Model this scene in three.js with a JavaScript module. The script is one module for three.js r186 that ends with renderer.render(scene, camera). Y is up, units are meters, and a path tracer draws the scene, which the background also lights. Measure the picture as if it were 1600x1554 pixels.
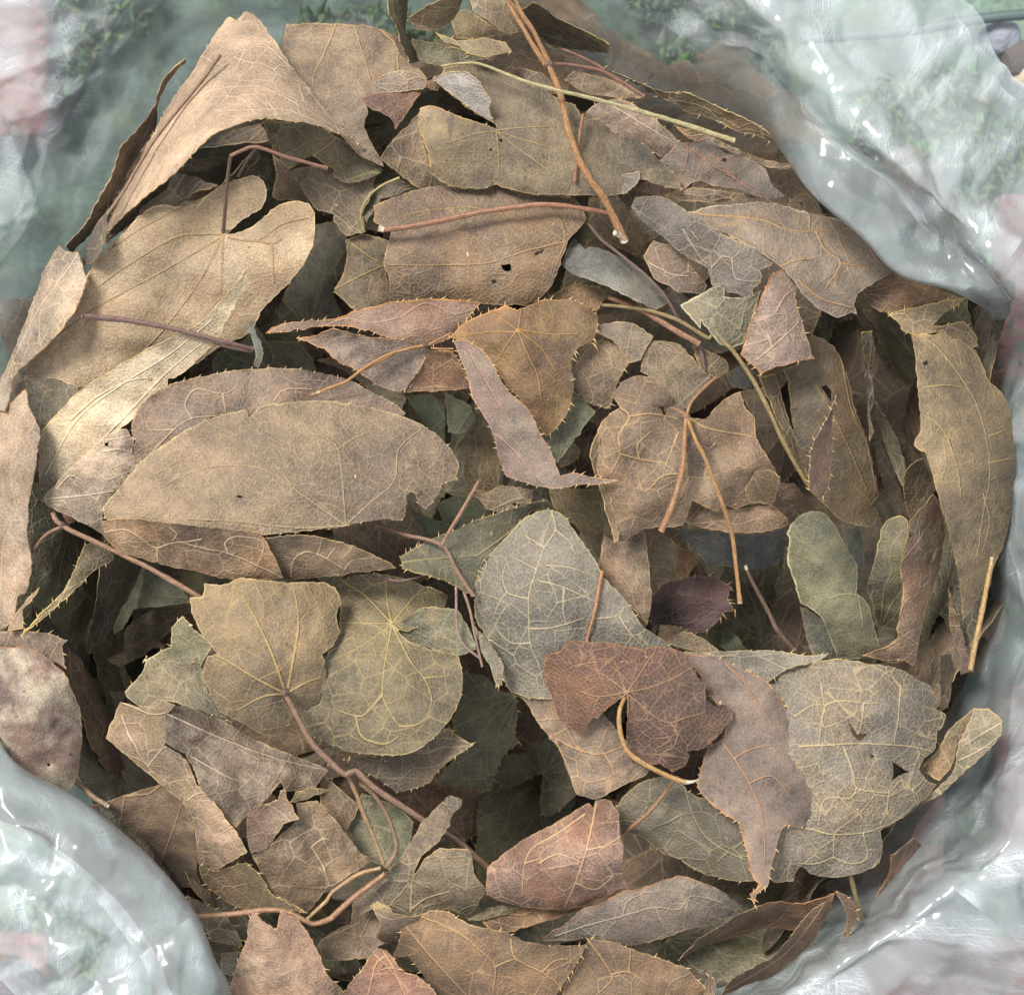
import * as THREE from 'three';
import { ImprovedNoise } from 'three/addons/math/ImprovedNoise.js';
import { mergeGeometries } from 'three/addons/utils/BufferGeometryUtils.js';
import { RoundedBoxGeometry } from 'three/addons/geometries/RoundedBoxGeometry.js';

// ------------------------------------------------------------------ camera, sky, sun, exposure
const MM = 0.001, UNIT = 0.16;            // one plan unit is 0.16 mm on the bag's mouth plane
const CX = 800, CY = 777, EYE = 0.56;     // the camera hangs 56 cm above the mouth of the bag
const scene = new THREE.Scene();
const camera = new THREE.PerspectiveCamera(2 * Math.atan(CY * UNIT * MM / EYE) * 180 / Math.PI, 1600 / 1554, 0.02, 60);
camera.position.set(0, EYE, 0);
camera.up.set(0, 0, -1);
camera.lookAt(0, 0, 0);
camera.focus = 0.552; camera.userData.fStop = 20;   // the paving far below goes a little soft

function overcastSky() {                  // an even cloud cover with soft uneven cloud
  const W = 256, H = 128, d = new Float32Array(W * H * 4), nz = new ImprovedNoise();
  for (let j = 0; j < H; j++) for (let i = 0; i < W; i++) {
    const el = ((j + .5) / H - .5) * Math.PI, az = (i + .5) / W * 2 * Math.PI, s = Math.sin(el);
    const x = Math.cos(el) * Math.cos(az), z = Math.cos(el) * Math.sin(az);
    const cl = 1 + .22 * nz.noise(x * 2.2 + 5, s * 3.1, z * 2.2) + .1 * nz.noise(x * 5, s * 6 + 3, z * 5);
    const v = s > 0 ? (.26 + .1 * s) * cl : .08, k = (j * W + i) * 4;
    d[k] = v * .97; d[k + 1] = v * .99; d[k + 2] = v * 1.04; d[k + 3] = 1;
  }
  const t = new THREE.DataTexture(d, W, H, THREE.RGBAFormat, THREE.FloatType);
  t.mapping = THREE.EquirectangularReflectionMapping; t.magFilter = t.minFilter = THREE.LinearFilter; t.needsUpdate = true;
  return t;
}
scene.background = overcastSky();
scene.environment = scene.background;
const SUN_DIR = new THREE.Vector3(-.48, 1, -.54).normalize();
const sun = new THREE.DirectionalLight(0xfffaf4, 1.5);
sun.position.copy(SUN_DIR.clone().multiplyScalar(2));
sun.castShadow = true; sun.shadow.radius = 34; sun.shadow.mapSize.set(4096, 4096); sun.shadow.bias = -0.0004;
Object.assign(sun.shadow.camera, { left: -.3, right: .3, top: .3, bottom: -.3, near: .5, far: 4 });
scene.add(sun, sun.target);

const renderer = new THREE.WebGLRenderer({ antialias: true });
renderer.toneMapping = THREE.LinearToneMapping;
renderer.toneMappingExposure = 5.5;
renderer.shadowMap.enabled = true; renderer.shadowMap.type = THREE.PCFSoftShadowMap;

// ------------------------------------------------------------------ helpers
let seed = 20240717;
const rnd = () => { seed |= 0; seed = seed + 0x6D2B79F5 | 0; let t = Math.imul(seed ^ seed >>> 15, 1 | seed); t = t + Math.imul(t ^ t >>> 7, 61 | t) ^ t; return ((t ^ t >>> 14) >>> 0) / 4294967296; };
const rr = (a, b) => a + (b - a) * rnd();
const perlin = new ImprovedNoise();
const noise = (x, y, z = 0) => perlin.noise(x, y, z);
const clamp = (v, a = 0, b = 1) => Math.min(b, Math.max(a, v));
const lerp = (a, b, t) => a + (b - a) * t;
const sstep = (a, b, v) => { const t = clamp((v - a) / (b - a)); return t * t * (3 - 2 * t); };
// plan (x to the east, y to the south, in plan units at mouth level) and height in mm -> metres
const at = (x, y, h) => { const k = (EYE - h * MM) / EYE * UNIT * MM; return new THREE.Vector3((x - CX) * k, h * MM, (y - CY) * k); };
const taken = new Map();
const numbered = n => { const k = taken.get(n) || 0; taken.set(n, k + 1); return k ? n + '_' + String(k).padStart(3, '0') : n; };
function tag(o, label, category, group, kind) {
  Object.assign(o.userData, { label, category });
  if (group) o.userData.group = group;
  if (kind) o.userData.kind = kind;
  return o;
}
const shade = m => { m.castShadow = m.receiveShadow = true; return m; };
// the plan was surveyed in overlapping sheets; each sheet has an origin and a scale
const F3 = 540 / 1554;
const SHEET = { A: [0, 0, F3], B: [520, 0, F3], C: [1060, 0, F3], D: [0, 500, F3], E: [520, 500, F3], F: [1060, 500, F3], G: [0, 1014, F3], H: [520, 1014, F3], I: [1060, 1014, F3], J: [160, 600, .35], K: [840, 980, .2], P: [0, 0, 1] };
// "A 10,20 30,40 B 5,6": a letter switches the sheet
function plan(str, sh = 'P') {
  const out = [];
  for (const w of str.trim().split(/\s+/)) {
    if (SHEET[w]) { sh = w; continue; }
    const [x, y, h] = w.split(',').map(Number), [ox, oy, s] = SHEET[sh];
    const p = [ox + x * s, oy + y * s]; if (h !== undefined) p.push(h);
    out.push(p);
  }
  return out;
}

// ------------------------------------------------------------------ 2-D geometry: smoothing, triangulation
function smoothOutline(pts, step, rough, sd) {
  const n = pts.length, out = [];
  const corner = pts.map((p, i) => {
    const a = pts[(i + n - 1) % n], b = pts[(i + 1) % n];
    const ux = p[0] - a[0], uy = p[1] - a[1], vx = b[0] - p[0], vy = b[1] - p[1];
    return (ux * vx + uy * vy) / (Math.hypot(ux, uy) * Math.hypot(vx, vy) + 1e-9) < .78;
  });
  for (let i = 0; i < n; i++) {
    const p1 = pts[i], p2 = pts[(i + 1) % n], p0 = corner[i] ? p1 : pts[(i + n - 1) % n], p3 = corner[(i + 1) % n] ? p2 : pts[(i + 2) % n];
    const L = Math.hypot(p2[0] - p1[0], p2[1] - p1[1]), k = Math.max(1, Math.round(L / step));
    const t1 = [(p2[0] - p0[0]) / 2, (p2[1] - p0[1]) / 2], t2 = [(p3[0] - p1[0]) / 2, (p3[1] - p1[1]) / 2];
    for (const t of [t1, t2]) { const m = Math.hypot(...t); if (m > L) { t[0] *= L / m; t[1] *= L / m; } }
    for (let j = 0; j < k; j++) {
      const t = j / k, t2_ = t * t, t3 = t2_ * t, a = 2 * t3 - 3 * t2_ + 1, b = t3 - 2 * t2_ + t, c = -2 * t3 + 3 * t2_, d = t3 - t2_;
      out.push([a * p1[0] + b * t1[0] + c * p2[0] + d * t2[0], a * p1[1] + b * t1[1] + c * p2[1] + d * t2[1]]);
    }
  }
  if (rough) for (const p of out) {
    const e = noise(p[0] * .11, p[1] * .11, sd) + .6 * noise(p[0] * .31, p[1] * .31, sd + 9);
    const f = noise(p[0] * .11 + 50, p[1] * .11, sd) + .6 * noise(p[0] * .31 + 50, p[1] * .31, sd + 9);
    p[0] += e * rough; p[1] += f * rough;
  }
  return out;
}
const inside = (poly, x, y) => { let c = false; for (let i = 0, j = poly.length - 1; i < poly.length; j = i++) { const a = poly[i], b = poly[j]; if ((a[1] > y) !== (b[1] > y) && x < (b[0] - a[0]) * (y - a[1]) / (b[1] - a[1]) + a[0]) c = !c; } return c; };
const areaOf = p => { let s = 0; for (let i = 0, j = p.length - 1; i < p.length; j = i++) s += (p[j][0] * p[i][1] - p[i][0] * p[j][1]); return s / 2; };
function delaunay(v) {
  const n = v.length; let x0 = 1e9, y0 = 1e9, x1 = -1e9, y1 = -1e9;
  for (const p of v) { x0 = Math.min(x0, p[0]); x1 = Math.max(x1, p[0]); y0 = Math.min(y0, p[1]); y1 = Math.max(y1, p[1]); }
  const m = Math.max(x1 - x0, y1 - y0), mx = (x0 + x1) / 2, my = (y0 + y1) / 2;
  const V = v.concat([[mx - 20 * m, my - m], [mx, my + 20 * m], [mx + 20 * m, my - m]]);
  const circ = (i, j, k) => {
    const [ax, ay] = V[i], [bx, by] = V[j], [cx, cy] = V[k], d = 2 * (ax * (by - cy) + bx * (cy - ay) + cx * (ay - by)) || 1e-12;
    const a2 = ax * ax + ay * ay, b2 = bx * bx + by * by, c2 = cx * cx + cy * cy;
    const x = (a2 * (by - cy) + b2 * (cy - ay) + c2 * (ay - by)) / d, y = (a2 * (cx - bx) + b2 * (ax - cx) + c2 * (bx - ax)) / d;
    return { i, j, k, x, y, r: (ax - x) ** 2 + (ay - y) ** 2 };
  };
  const order = [...Array(n).keys()].sort((a, b) => V[a][0] - V[b][0]);
  let open = [circ(n, n + 1, n + 2)]; const closed = [];
  for (const c of order) {
    const [px, py] = V[c], edges = new Map(), keep = [];
    const edge = (a, b) => { const k = a < b ? a * 65536 + b : b * 65536 + a; if (edges.has(k)) edges.set(k, null); else edges.set(k, [a, b]); };
    for (const t of open) {
      const dx = px - t.x;
      if (dx > 0 && dx * dx > t.r) { closed.push(t); continue; }
      if (dx * dx + (py - t.y) ** 2 - t.r > 1e-9) { keep.push(t); continue; }
      edge(t.i, t.j); edge(t.j, t.k); edge(t.k, t.i);
    }
    open = keep;
    for (const e of edges.values()) if (e) open.push(circ(e[0], e[1], c));
  }
  return closed.concat(open).filter(t => t.i < n && t.j < n && t.k < n).map(t => [t.i, t.j, t.k]);
}
// least-squares height field h = a + bx + cy + dxx + exy + fyy, with weak curvature
function fitHeights(pts, ctrl, scale) {
  const A = Array.from({ length: 6 }, () => Array(7).fill(0));
  const basis = (x, y) => [1, x, y, x * x, x * y, y * y];
  let mx = 0, my = 0; for (const p of ctrl) { mx += p[0] / ctrl.length; my += p[1] / ctrl.length; }
  for (const p of ctrl) { const b = basis((p[0] - mx) / scale, (p[1] - my) / scale); for (let i = 0; i < 6; i++) { for (let j = 0; j < 6; j++) A[i][j] += b[i] * b[j]; A[i][6] += b[i] * p[2]; } }
  [1e-6, .002, .002, .01, .01, .01].forEach((w, i) => A[i][i] += w);
  for (let i = 0; i < 6; i++) { for (let j = i + 1; j < 6; j++) { const f = A[j][i] / A[i][i]; for (let k = i; k < 7; k++) A[j][k] -= f * A[i][k]; } }
  const c = Array(6); for (let i = 5; i >= 0; i--) { let s = A[i][6]; for (let k = i + 1; k < 6; k++) s -= A[i][k] * c[k]; c[i] = s / A[i][i]; }
  const f = (x, y) => basis((x - mx) / scale, (y - my) / scale).reduce((s, b, i) => s + b * c[i], 0);
  f.grad = (x, y) => { const u = (x - mx) / scale, v = (y - my) / scale; return [(c[1] + 2 * c[3] * u + c[4] * v) / scale, (c[2] + c[4] * u + 2 * c[5] * v) / scale]; };
  return f;
}

// ------------------------------------------------------------------ leaf skin: colour and relief painted into shared atlases
const TILE = 512;
function netTile(cells, sd) {             // tileable net of veins, veinlets inside their meshes, and finest veinlets inside those: distances to each
  const keep = seed; seed = sd;
  const lev = cells.map(c => { const g = Math.round(TILE / c), n = g * g, X = new Float32Array(n), Y = new Float32Array(n); for (let i = 0; i < n; i++) { X[i] = (i % g + rr(.06, .94)) / g * TILE; Y[i] = (Math.floor(i / g) + rr(.06, .94)) / g * TILE; } return { g, X, Y, own: null, out: new Float32Array(TILE * TILE) }; });
  seed = keep;
  const look = (l, x, y, owner, reach) => { // nearest and second nearest site of level l that belongs to owner
    const { g, X, Y, own } = lev[l], iu = Math.floor(x / TILE * g), iv = Math.floor(y / TILE * g); let f1 = 1e9, f2 = 1e9, best = -1;
    for (let b = -reach; b <= reach; b++) for (let a = -reach; a <= reach; a++) {
      const q = ((iv + b + 2 * g) % g) * g + (iu + a + 2 * g) % g; if (own && own[q] !== owner) continue;
      let dx = Math.abs(X[q] - x), dy = Math.abs(Y[q] - y); if (dx > TILE / 2) dx = TILE - dx; if (dy > TILE / 2) dy = TILE - dy;
      const d = Math.hypot(dx, dy); if (d < f1) { f2 = f1; f1 = d; best = q; } else if (d < f2) f2 = d;
    }
    return [best, Math.min(60, f2 - f1)];
  };
  for (const l of [1, 2]) { const L = lev[l], own = new Int32Array(L.X.length); for (let i = 0; i < own.length; i++) { let o = -1; for (let k = 0; k < l; k++) o = look(k, L.X[i], L.Y[i], o, k ? 3 : 1)[0]; own[i] = o; } L.own = own; }
  for (let y = 0; y < TILE; y++) for (let x = 0; x < TILE; x++) { let o = -1; for (let l = 0; l < 3; l++) { const [b, d] = look(l, x, y, o, l ? 3 : 1); o = b; lev[l].out[y * TILE + x] = b < 0 ? 60 : d; } }
  return lev.map(l => l.out);
}
function cloudTile(f, oct, sd) {          // tileable cloudy noise, mean 0
  const out = new Float32Array(TILE * TILE), R = f / (2 * Math.PI);
  for (let y = 0; y < TILE; y++) for (let x = 0; x < TILE; x++) {
    const u = x / TILE, v = y / TILE; let s = 0, a = 1, q = f;
    for (let o = 0; o < oct; o++) {
      const n = (X, Y) => noise(X, Y, sd + o * 7.3);
      const bu = u * u * (3 - 2 * u), bv = v * v * (3 - 2 * v);
      s += a * ((n(u * q, v * q) * (1 - bu) + n((u - 1) * q, v * q) * bu) * (1 - bv) + (n(u * q, (v - 1) * q) * (1 - bu) + n((u - 1) * q, (v - 1) * q) * bu) * bv);
      a *= .55; q *= 2.1;
    }
    out[y * TILE + x] = s;
  }
  return out;
}
const NETS = [netTile([58, 19, 7.5], 11), netTile([44, 16, 7], 23)];
const CLOUD = [cloudTile(4, 5, 1.5), cloudTile(5, 4, 40.2)], MID = cloudTile(22, 3, 77.7);
const GRAIN = Float32Array.from({ length: TILE * TILE }, () => rr(-1, 1));
const pick = (T, x, y) => { const xf = Math.floor(x), yf = Math.floor(y), fx = x - xf, fy = y - yf, a = xf & 511, b = (xf + 1) & 511, c = (yf & 511) * 512, d = ((yf + 1) & 511) * 512; return (T[c + a] * (1 - fx) + T[c + b] * fx) * (1 - fy) + (T[d + a] * (1 - fx) + T[d + b] * fx) * fy; };

const ALBEDO = .74, ATLAS = 2048, DENS = 1.15, atlases = [];
function newAtlas() {
  const mk = srgb => { const t = new THREE.DataTexture(new Uint8Array(ATLAS * ATLAS * 4), ATLAS, ATLAS); t.magFilter = THREE.LinearFilter; t.minFilter = THREE.LinearFilter; if (srgb) t.colorSpace = THREE.SRGBColorSpace; t.needsUpdate = true; return t; };
  const map = mk(true), bump = mk(false);
  const a = { map, bump, x: 0, y: 0, row: 0, mat: new THREE.MeshStandardMaterial({ map, bumpMap: bump, bumpScale: .0009, roughness: .78, side: THREE.DoubleSide }) };
  atlases.push(a); return a;
}
function room(w, h) {
  let a = atlases[atlases.length - 1] || newAtlas();
  if (a.x + w > ATLAS) { a.x = 0; a.y += a.row; a.row = 0; }
  if (a.y + h > ATLAS) { a = newAtlas(); }
  const r = { a, x: a.x, y: a.y, w, h }; a.x += w; a.row = Math.max(a.row, h); return r;
}
function stroke(buf, w, h, pts, r0, r1, gain = 1) {   // soft tapering line into a mask
  let L = 0; const len = [0]; for (let i = 1; i < pts.length; i++) len.push(L += Math.hypot(pts[i][0] - pts[i - 1][0], pts[i][1] - pts[i - 1][1]));
  for (let i = 1; i < pts.length; i++) {
    const [ax, ay] = pts[i - 1], [bx, by] = pts[i], R = Math.max(r0, r1) + 1.5, dx = bx - ax, dy = by - ay, q = dx * dx + dy * dy || 1e-6;
    for (let y = Math.max(0, Math.floor(Math.min(ay, by) - R)); y <= Math.min(h - 1, Math.max(ay, by) + R); y++)
      for (let x = Math.max(0, Math.floor(Math.min(ax, bx) - R)); x <= Math.min(w - 1, Math.max(ax, bx) + R); x++) {
        const t = clamp(((x - ax) * dx + (y - ay) * dy) / q), d = Math.hypot(x - ax - t * dx, y - ay - t * dy);
        const r = lerp(r0, r1, (len[i - 1] + t * (len[i] - len[i - 1])) / (L || 1)), m = gain * clamp(r + .6 - d, 0, 1);
        if (m > buf[y * w + x]) buf[y * w + x] = m;
      }
  }
}
function curve(pts, step = 6) {           // open Catmull-Rom
  if (pts.length < 3) return pts;
  const out = [];
  for (let i = 0; i < pts.length - 1; i++) {
    const p0 = pts[Math.max(0, i - 1)], p1 = pts[i], p2 = pts[i + 1], p3 = pts[Math.min(pts.length - 1, i + 2)], k = Math.max(2, Math.round(Math.hypot(p2[0] - p1[0], p2[1] - p1[1]) / step));
    for (let j = 0; j < k; j++) { const t = j / k; out.push(p1.map((_, c) => .5 * (2 * p1[c] + (p2[c] - p0[c]) * t + (2 * p0[c] - 5 * p1[c] + 4 * p2[c] - p3[c]) * t * t + (3 * p1[c] - p0[c] - 3 * p2[c] + p3[c]) * t * t * t))); }
  }
  out.push(pts[pts.length - 1]); return out;
}
const hex = s => { const v = parseInt(s.slice(1), 16); return [v >> 16, v >> 8 & 255, v & 255]; };

function paintSkin(o, outline, veins, flat, bb) {
  const w = Math.ceil((bb[2] - bb[0]) * DENS) + 4, h = Math.ceil((bb[3] - bb[1]) * DENS) + 4, R = room(w, h);
  const inT = f => [(f[0] - bb[0]) * DENS + 2, (f[1] - bb[1]) * DENS + 2], toT = p => inT(flat(p[0], p[1]));
  const V = new Float32Array(w * h), E = new Float32Array(w * h);
  for (const v of veins) stroke(V, w, h, curve(v.pts).map(toT), v.r0 * DENS, v.r1 * DENS, v.gain ?? 1);
  const ring = outline.map(inT); ring.push(ring[0]); stroke(E, w, h, ring, o.edge ?? 1.5, o.edge ?? 1.5);
  const base = hex(o.col), alt = hex(o.col2), straw = hex(o.vein), rim = hex(o.rim), sd = o.sd;
  const ca = Math.cos(sd * 1.7), sa = Math.sin(sd * 1.7), ox = (sd * 97.3) % 512, oy = (sd * 53.9) % 512, [NC, NM, NF] = NETS[Math.floor(sd) % 2];
  const C = R.a.map.image.data, B = R.a.bump.image.data, nC = o.net, nF = o.fine, mot = o.mottle;
  for (let y = 0; y < h; y++) for (let x = 0; x < w; x++) {
    const px = x / DENS, py = y / DENS, u = ca * px - sa * py + ox, v = sa * px + ca * py + oy;
    const cl = pick(CLOUD[0], u * .9, v * .9), c2 = pick(CLOUD[1], u * 1.3 + 200, v * 1.3 + 90), mid = pick(MID, u, v), gr = GRAIN[((y * 7 + (sd * 31 | 0)) & 511) * 512 + ((x + (sd * 77 | 0)) & 511)];
    const wx = u + 7 * c2, wy = v + 7 * cl;
    const dC = pick(NC, wx, wy), dM = pick(NM, wx, wy), dF = pick(NF, wx, wy);
    const i = y * w + x, main = V[i];
    const fade = clamp(.8 + .8 * c2);
    const vC = nC * fade * clamp(2.7 - dC, 0, 1), vM = nF * fade * clamp(2.0 - dM, 0, 1), vF = nF * clamp(1.7 - dF, 0, 1);
    const vn = Math.max(main * .85, vC * .66, vM * .42, vF * .26);
    const tone = .74 + mot * (.34 * cl + .14 * mid) + .2 * gr, toAlt = clamp(.5 + 1.7 * c2 + .3 * mid) * o.blend;
    const spot = clamp((pick(MID, u * .8 + 300, v * .8 + 17) * 1.25 + pick(CLOUD[0], u * 3 + 60, v * 3) * .4 - .62) * 5) * o.spots;
    const k = ((R.y + y) * ATLAS + R.x + x) * 4;
    const col = [0, 0, 0];
    for (let c = 0; c < 3; c++) {
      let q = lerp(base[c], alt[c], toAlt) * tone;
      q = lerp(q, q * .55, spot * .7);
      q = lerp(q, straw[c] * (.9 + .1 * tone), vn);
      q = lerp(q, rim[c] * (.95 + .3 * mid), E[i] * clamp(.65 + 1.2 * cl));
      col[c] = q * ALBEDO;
    }
    const grey = col[0] * .35 + col[1] * .5 + col[2] * .15;
    for (let c = 0; c < 3; c++) C[k + c] = clamp(lerp(col[c], grey, -.06), 0, 255);
    C[k + 3] = 255;
    const b = 80 + 80 * Math.max(main, vC * .75) + 42 * Math.max(vM, vF * .8) + 22 * mid + 14 * gr + 22 * E[i];
    B[k] = B[k + 1] = B[k + 2] = clamp(b, 0, 255); B[k + 3] = 255;
  }
  return f => { const t = inT(f); return [(R.x + t[0]) / ATLAS, (R.y + t[1]) / ATLAS]; };
}

// ------------------------------------------------------------------ a leaf blade from its outline
const spineMat = new THREE.MeshStandardMaterial({ color: '#a88d5e', roughness: .7 });
const DEF = { col2: null, vein: null, rim: null, net: .75, fine: .7, mottle: 1, blend: .85, spots: .6, rough: 2.1, wrinkle: 1.3, curl: 1, thick: .22, spines: 0, veins: [], holes: [] };
let leafSerial = 0;
const mixHex = (a, b, t) => { const A = hex(a), B = hex(b); return '#' + A.map((v, i) => Math.round(lerp(v, B[i], t)).toString(16).padStart(2, '0')).join(''); };
function bladeMesh(pts, h, opt) {
  const o = { ...DEF, ...opt }; o.sd = 1.37 * ++leafSerial + 2.1;
  o.col2 ||= mixHex(o.col, ['#8a5f42', '#85836c', '#a89680', '#6b5a44'][leafSerial % 4], .5);
  o.vein ||= mixHex(o.col, '#d9c9aa', .66); o.rim ||= mixHex(o.col, '#c9a86a', .55);
  const outline = smoothOutline(pts, 4.6, o.rough, o.sd), holes = o.holes.map(q => smoothOutline(q, 3, .8, o.sd));
  let x0 = 1e9, y0 = 1e9, x1 = -1e9, y1 = -1e9;
  for (const p of outline) { x0 = Math.min(x0, p[0]); x1 = Math.max(x1, p[0]); y0 = Math.min(y0, p[1]); y1 = Math.max(y1, p[1]); }
  const size = Math.max(x1 - x0, y1 - y0), mx = (x0 + x1) / 2, my = (y0 + y1) / 2;
  // lie of the blade: given heights, or a level with a gentle sag
  let ctrl = null;
  if (Array.isArray(h)) { const mh = h.reduce((q, p) => q + p[2], 0) / h.length; ctrl = h.map(p => [p[0], p[1], mh + (p[2] - mh) * 1.3]); }
  if (!ctrl) { const a = rr(0, 6.28), s = rr(.8, 2.6) * o.curl, c = Math.cos(a), d = Math.sin(a), q = size / 2, t = rr(-.8, .8); ctrl = [[mx, my, h], [mx + q * c, my + q * d, h - s + t], [mx - q * c, my - q * d, h - s - t], [mx - q * d, my + q * c, h + .3 * s], [mx + q * d, my - q * c, h + .3 * s], [mx + q * .7 * (c - d), my + q * .7 * (c + d), h - .3 * s]]; }
  const lie = fitHeights(outline, ctrl, size / 2);
  const grid = clamp(size / 30, 6, 11), P = outline.map(p => [p[0], p[1]]), nb = P.length;
  for (const q of holes) P.push(...q.map(p => [p[0], p[1]]));
  const border = P.slice();
  const edgeD = (x, y) => { let m = 1e9; for (const b of border) { const d = (b[0] - x) ** 2 + (b[1] - y) ** 2; if (d < m) m = d; } return Math.sqrt(m); };
  for (let y = y0 + grid * .5, r = 0; y < y1; y += grid * .87, r++) for (let x = x0 + (r & 1 ? grid * .5 : 0); x < x1; x += grid) {
    const X = x + rr(-.2, .2) * grid, Y = y + rr(-.2, .2) * grid;
    if (inside(outline, X, Y) && !holes.some(q => inside(q, X, Y)) && edgeD(X, Y) > grid * .55) P.push([X, Y]);
  }
  const tri = delaunay(P.map(p => [p[0] + rr(-.01, .01), p[1] + rr(-.01, .01)])).filter(([a, b, c]) => {
    const gx = (P[a][0] + P[b][0] + P[c][0]) / 3, gy = (P[a][1] + P[b][1] + P[c][1]) / 3;
    return inside(outline, gx, gy) && !holes.some(q => inside(q, gx, gy));
  });
  // many blades are bent along the rib
  const rib = o.veins[0] || (o.base && o.tip ? [o.base, o.tip] : null), keel = o.keel ?? rr(-1.6, 1.6) * Math.min(1, size / 250);
  const ribD = rib ? (() => { const a = rib[0], b = rib[rib.length - 1], dx = b[0] - a[0], dy = b[1] - a[1], q = Math.hypot(dx, dy) || 1; return (x, y) => Math.abs((x - a[0]) * dy - (y - a[1]) * dx) / q; })() : () => 30;
  const lip = o.lip ?? rr(-1, 1) * 1.5;
  const height = (x, y, d) => lie(x, y)
    + o.wrinkle * (1.1 * noise(x * .012, y * .012, o.sd) + .75 * noise(x * .028, y * .028, o.sd + 4) + .48 * noise(x * .065, y * .065, o.sd + 8) + .17 * noise(x * .15, y * .15, o.sd + 9)) * Math.min(1, size / 160)
    + o.wrinkle * .95 * Math.min(1, size / 200) * (cellFold(x, y, .013, o.sd) + .45 * cellFold(x, y, .034, o.sd + 3))      // brittle facets and creases
    + o.curl * lip * Math.exp(-d / 14) * (.6 + .9 * noise(x * .02, y * .02, o.sd + 12)) + (o.fold ? o.fold(x, y) : 0) + keel * (Math.min(ribD(x, y), 70) / 60 - .5);
  const top = P.map((p, i) => at(p[0], p[1], height(p[0], p[1], i < border.length ? 0 : edgeD(p[0], p[1]))));
  // skin coordinates: measured along the blade's own mean plane
  const g = lie.grad(mx, my), N0 = new THREE.Vector3(-g[0] / UNIT, 1, -g[1] / UNIT).normalize(), e1 = new THREE.Vector3(1, 0, 0).addScaledVector(N0, -N0.x).normalize(), e2 = e1.clone().cross(N0), U1 = UNIT * MM;
  const skin = v => [v.dot(e1) / U1, v.dot(e2) / U1], flat = (x, y) => skin(at(x, y, height(x, y, 30)));
  const bb = [1e9, 1e9, -1e9, -1e9];
  for (const v of top) { const f = skin(v); bb[0] = Math.min(bb[0], f[0]); bb[1] = Math.min(bb[1], f[1]); bb[2] = Math.max(bb[2], f[0]); bb[3] = Math.max(bb[3], f[1]); }
  // veins: as surveyed, or palmate from the base towards the tip
  let veins = o.veins.map(v => ({ pts: v, r0: (o.vw ?? 1.5), r1: .8 }));
  let B = o.base, T = o.tip;
  if (!B && !o.noauto && !o.veins.length) {
    let best = -1; for (let i = 0; i < nb; i += 3) for (let j = i + 3; j < nb; j += 3) { const d = (P[i][0] - P[j][0]) ** 2 + (P[i][1] - P[j][1]) ** 2; if (d > best) { best = d; B = P[i]; T = P[j]; } }
    if (leafSerial & 1) [B, T] = [T, B];
  }
  if (B && T) {
    const L = Math.hypot(T[0] - B[0], T[1] - B[1]), a0 = Math.atan2(T[1] - B[1], T[0] - B[0]);
    for (const [da, len, w] of [[0, 1, 1.5], [.42, .8, 1.2], [-.42, .8, 1.2], [.95, .6, 1.1], [-.95, .6, 1.1], [1.7, .4, 1], [-1.7, .4, 1]]) {
      const n = 8, q = []; for (let i = 0; i <= n; i++) { const t = i / n, r = L * len * t, a = a0 + da * (1 - .45 * t) + .05 * Math.sin(i * 2.1 + o.sd + da); q.push([B[0] + r * Math.cos(a), B[1] + r * Math.sin(a)]); }
      const weak = clamp(size / 260, .3, .8); veins.push({ pts: q, r0: w * .8, r1: .4, gain: weak });
      for (let k = 2; k < n; k++) if (w > 1) { const s = (k + Math.round(da * 9)) & 1 ? 1 : -1, a = a0 + da + s * rr(.7, 1), r = L * rr(.07, .13), p = q[k]; veins.push({ pts: [p, [p[0] + r * .55 * Math.cos(a), p[1] + r * .55 * Math.sin(a)], [p[0] + r * Math.cos(a - s * .25), p[1] + r * Math.sin(a - s * .25)]], r0: .6, r1: .3, gain: weak * .55 }); }
    }
  }
  const uvOf = paintSkin(o, top.slice(0, nb).map(skin), veins, flat, bb), uvs = top.map(v => uvOf(skin(v)));
  // two skins and a rim
  const n = P.length, orient = tri.map(([a, b, c]) => { const A = top[a], Bq = top[b], Cq = top[c]; return (Bq.z - A.z) * (Cq.x - A.x) - (Bq.x - A.x) * (Cq.z - A.z) > 0 ? [a, b, c] : [a, c, b]; });
  const nor = top.map(() => new THREE.Vector3()), w1 = new THREE.Vector3(), w2 = new THREE.Vector3();
  for (const [a, b, c] of orient) { w1.subVectors(top[b], top[a]); w2.subVectors(top[c], top[a]); w1.cross(w2); nor[a].add(w1); nor[b].add(w1); nor[c].add(w1); }
  const pos = [], uv = [], idx = [];
  top.forEach((p, i) => { pos.push(p.x, p.y, p.z); uv.push(...uvs[i]); });
  top.forEach((p, i) => { const q = nor[i].normalize(), t = o.thick * MM; pos.push(p.x - q.x * t, p.y - q.y * t, p.z - q.z * t); uv.push(...uvs[i]); });
  for (const [a, b, c] of orient) idx.push(a, b, c, n + a, n + c, n + b);
  const seen = new Map(); for (const [a, b, c] of orient) for (const [i, j] of [[a, b], [b, c], [c, a]]) { const k = Math.min(i, j) * 65536 + Math.max(i, j); seen.set(k, seen.has(k) ? null : [i, j]); }
  for (const e of seen.values()) if (e) { const s = pos.length / 3; for (const q of [e[0], e[1], n + e[0], n + e[1]]) { pos.push(pos[q * 3], pos[q * 3 + 1], pos[q * 3 + 2]); uv.push(uv[q * 2], uv[q * 2 + 1]); } idx.push(s, s + 2, s + 1, s + 1, s + 2, s + 3); }
  const geo = new THREE.BufferGeometry();
  geo.setAttribute('position', new THREE.Float32BufferAttribute(pos, 3)); geo.setAttribute('uv', new THREE.Float32BufferAttribute(uv, 2)); geo.setIndex(idx); geo.computeVertexNormals();
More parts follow.
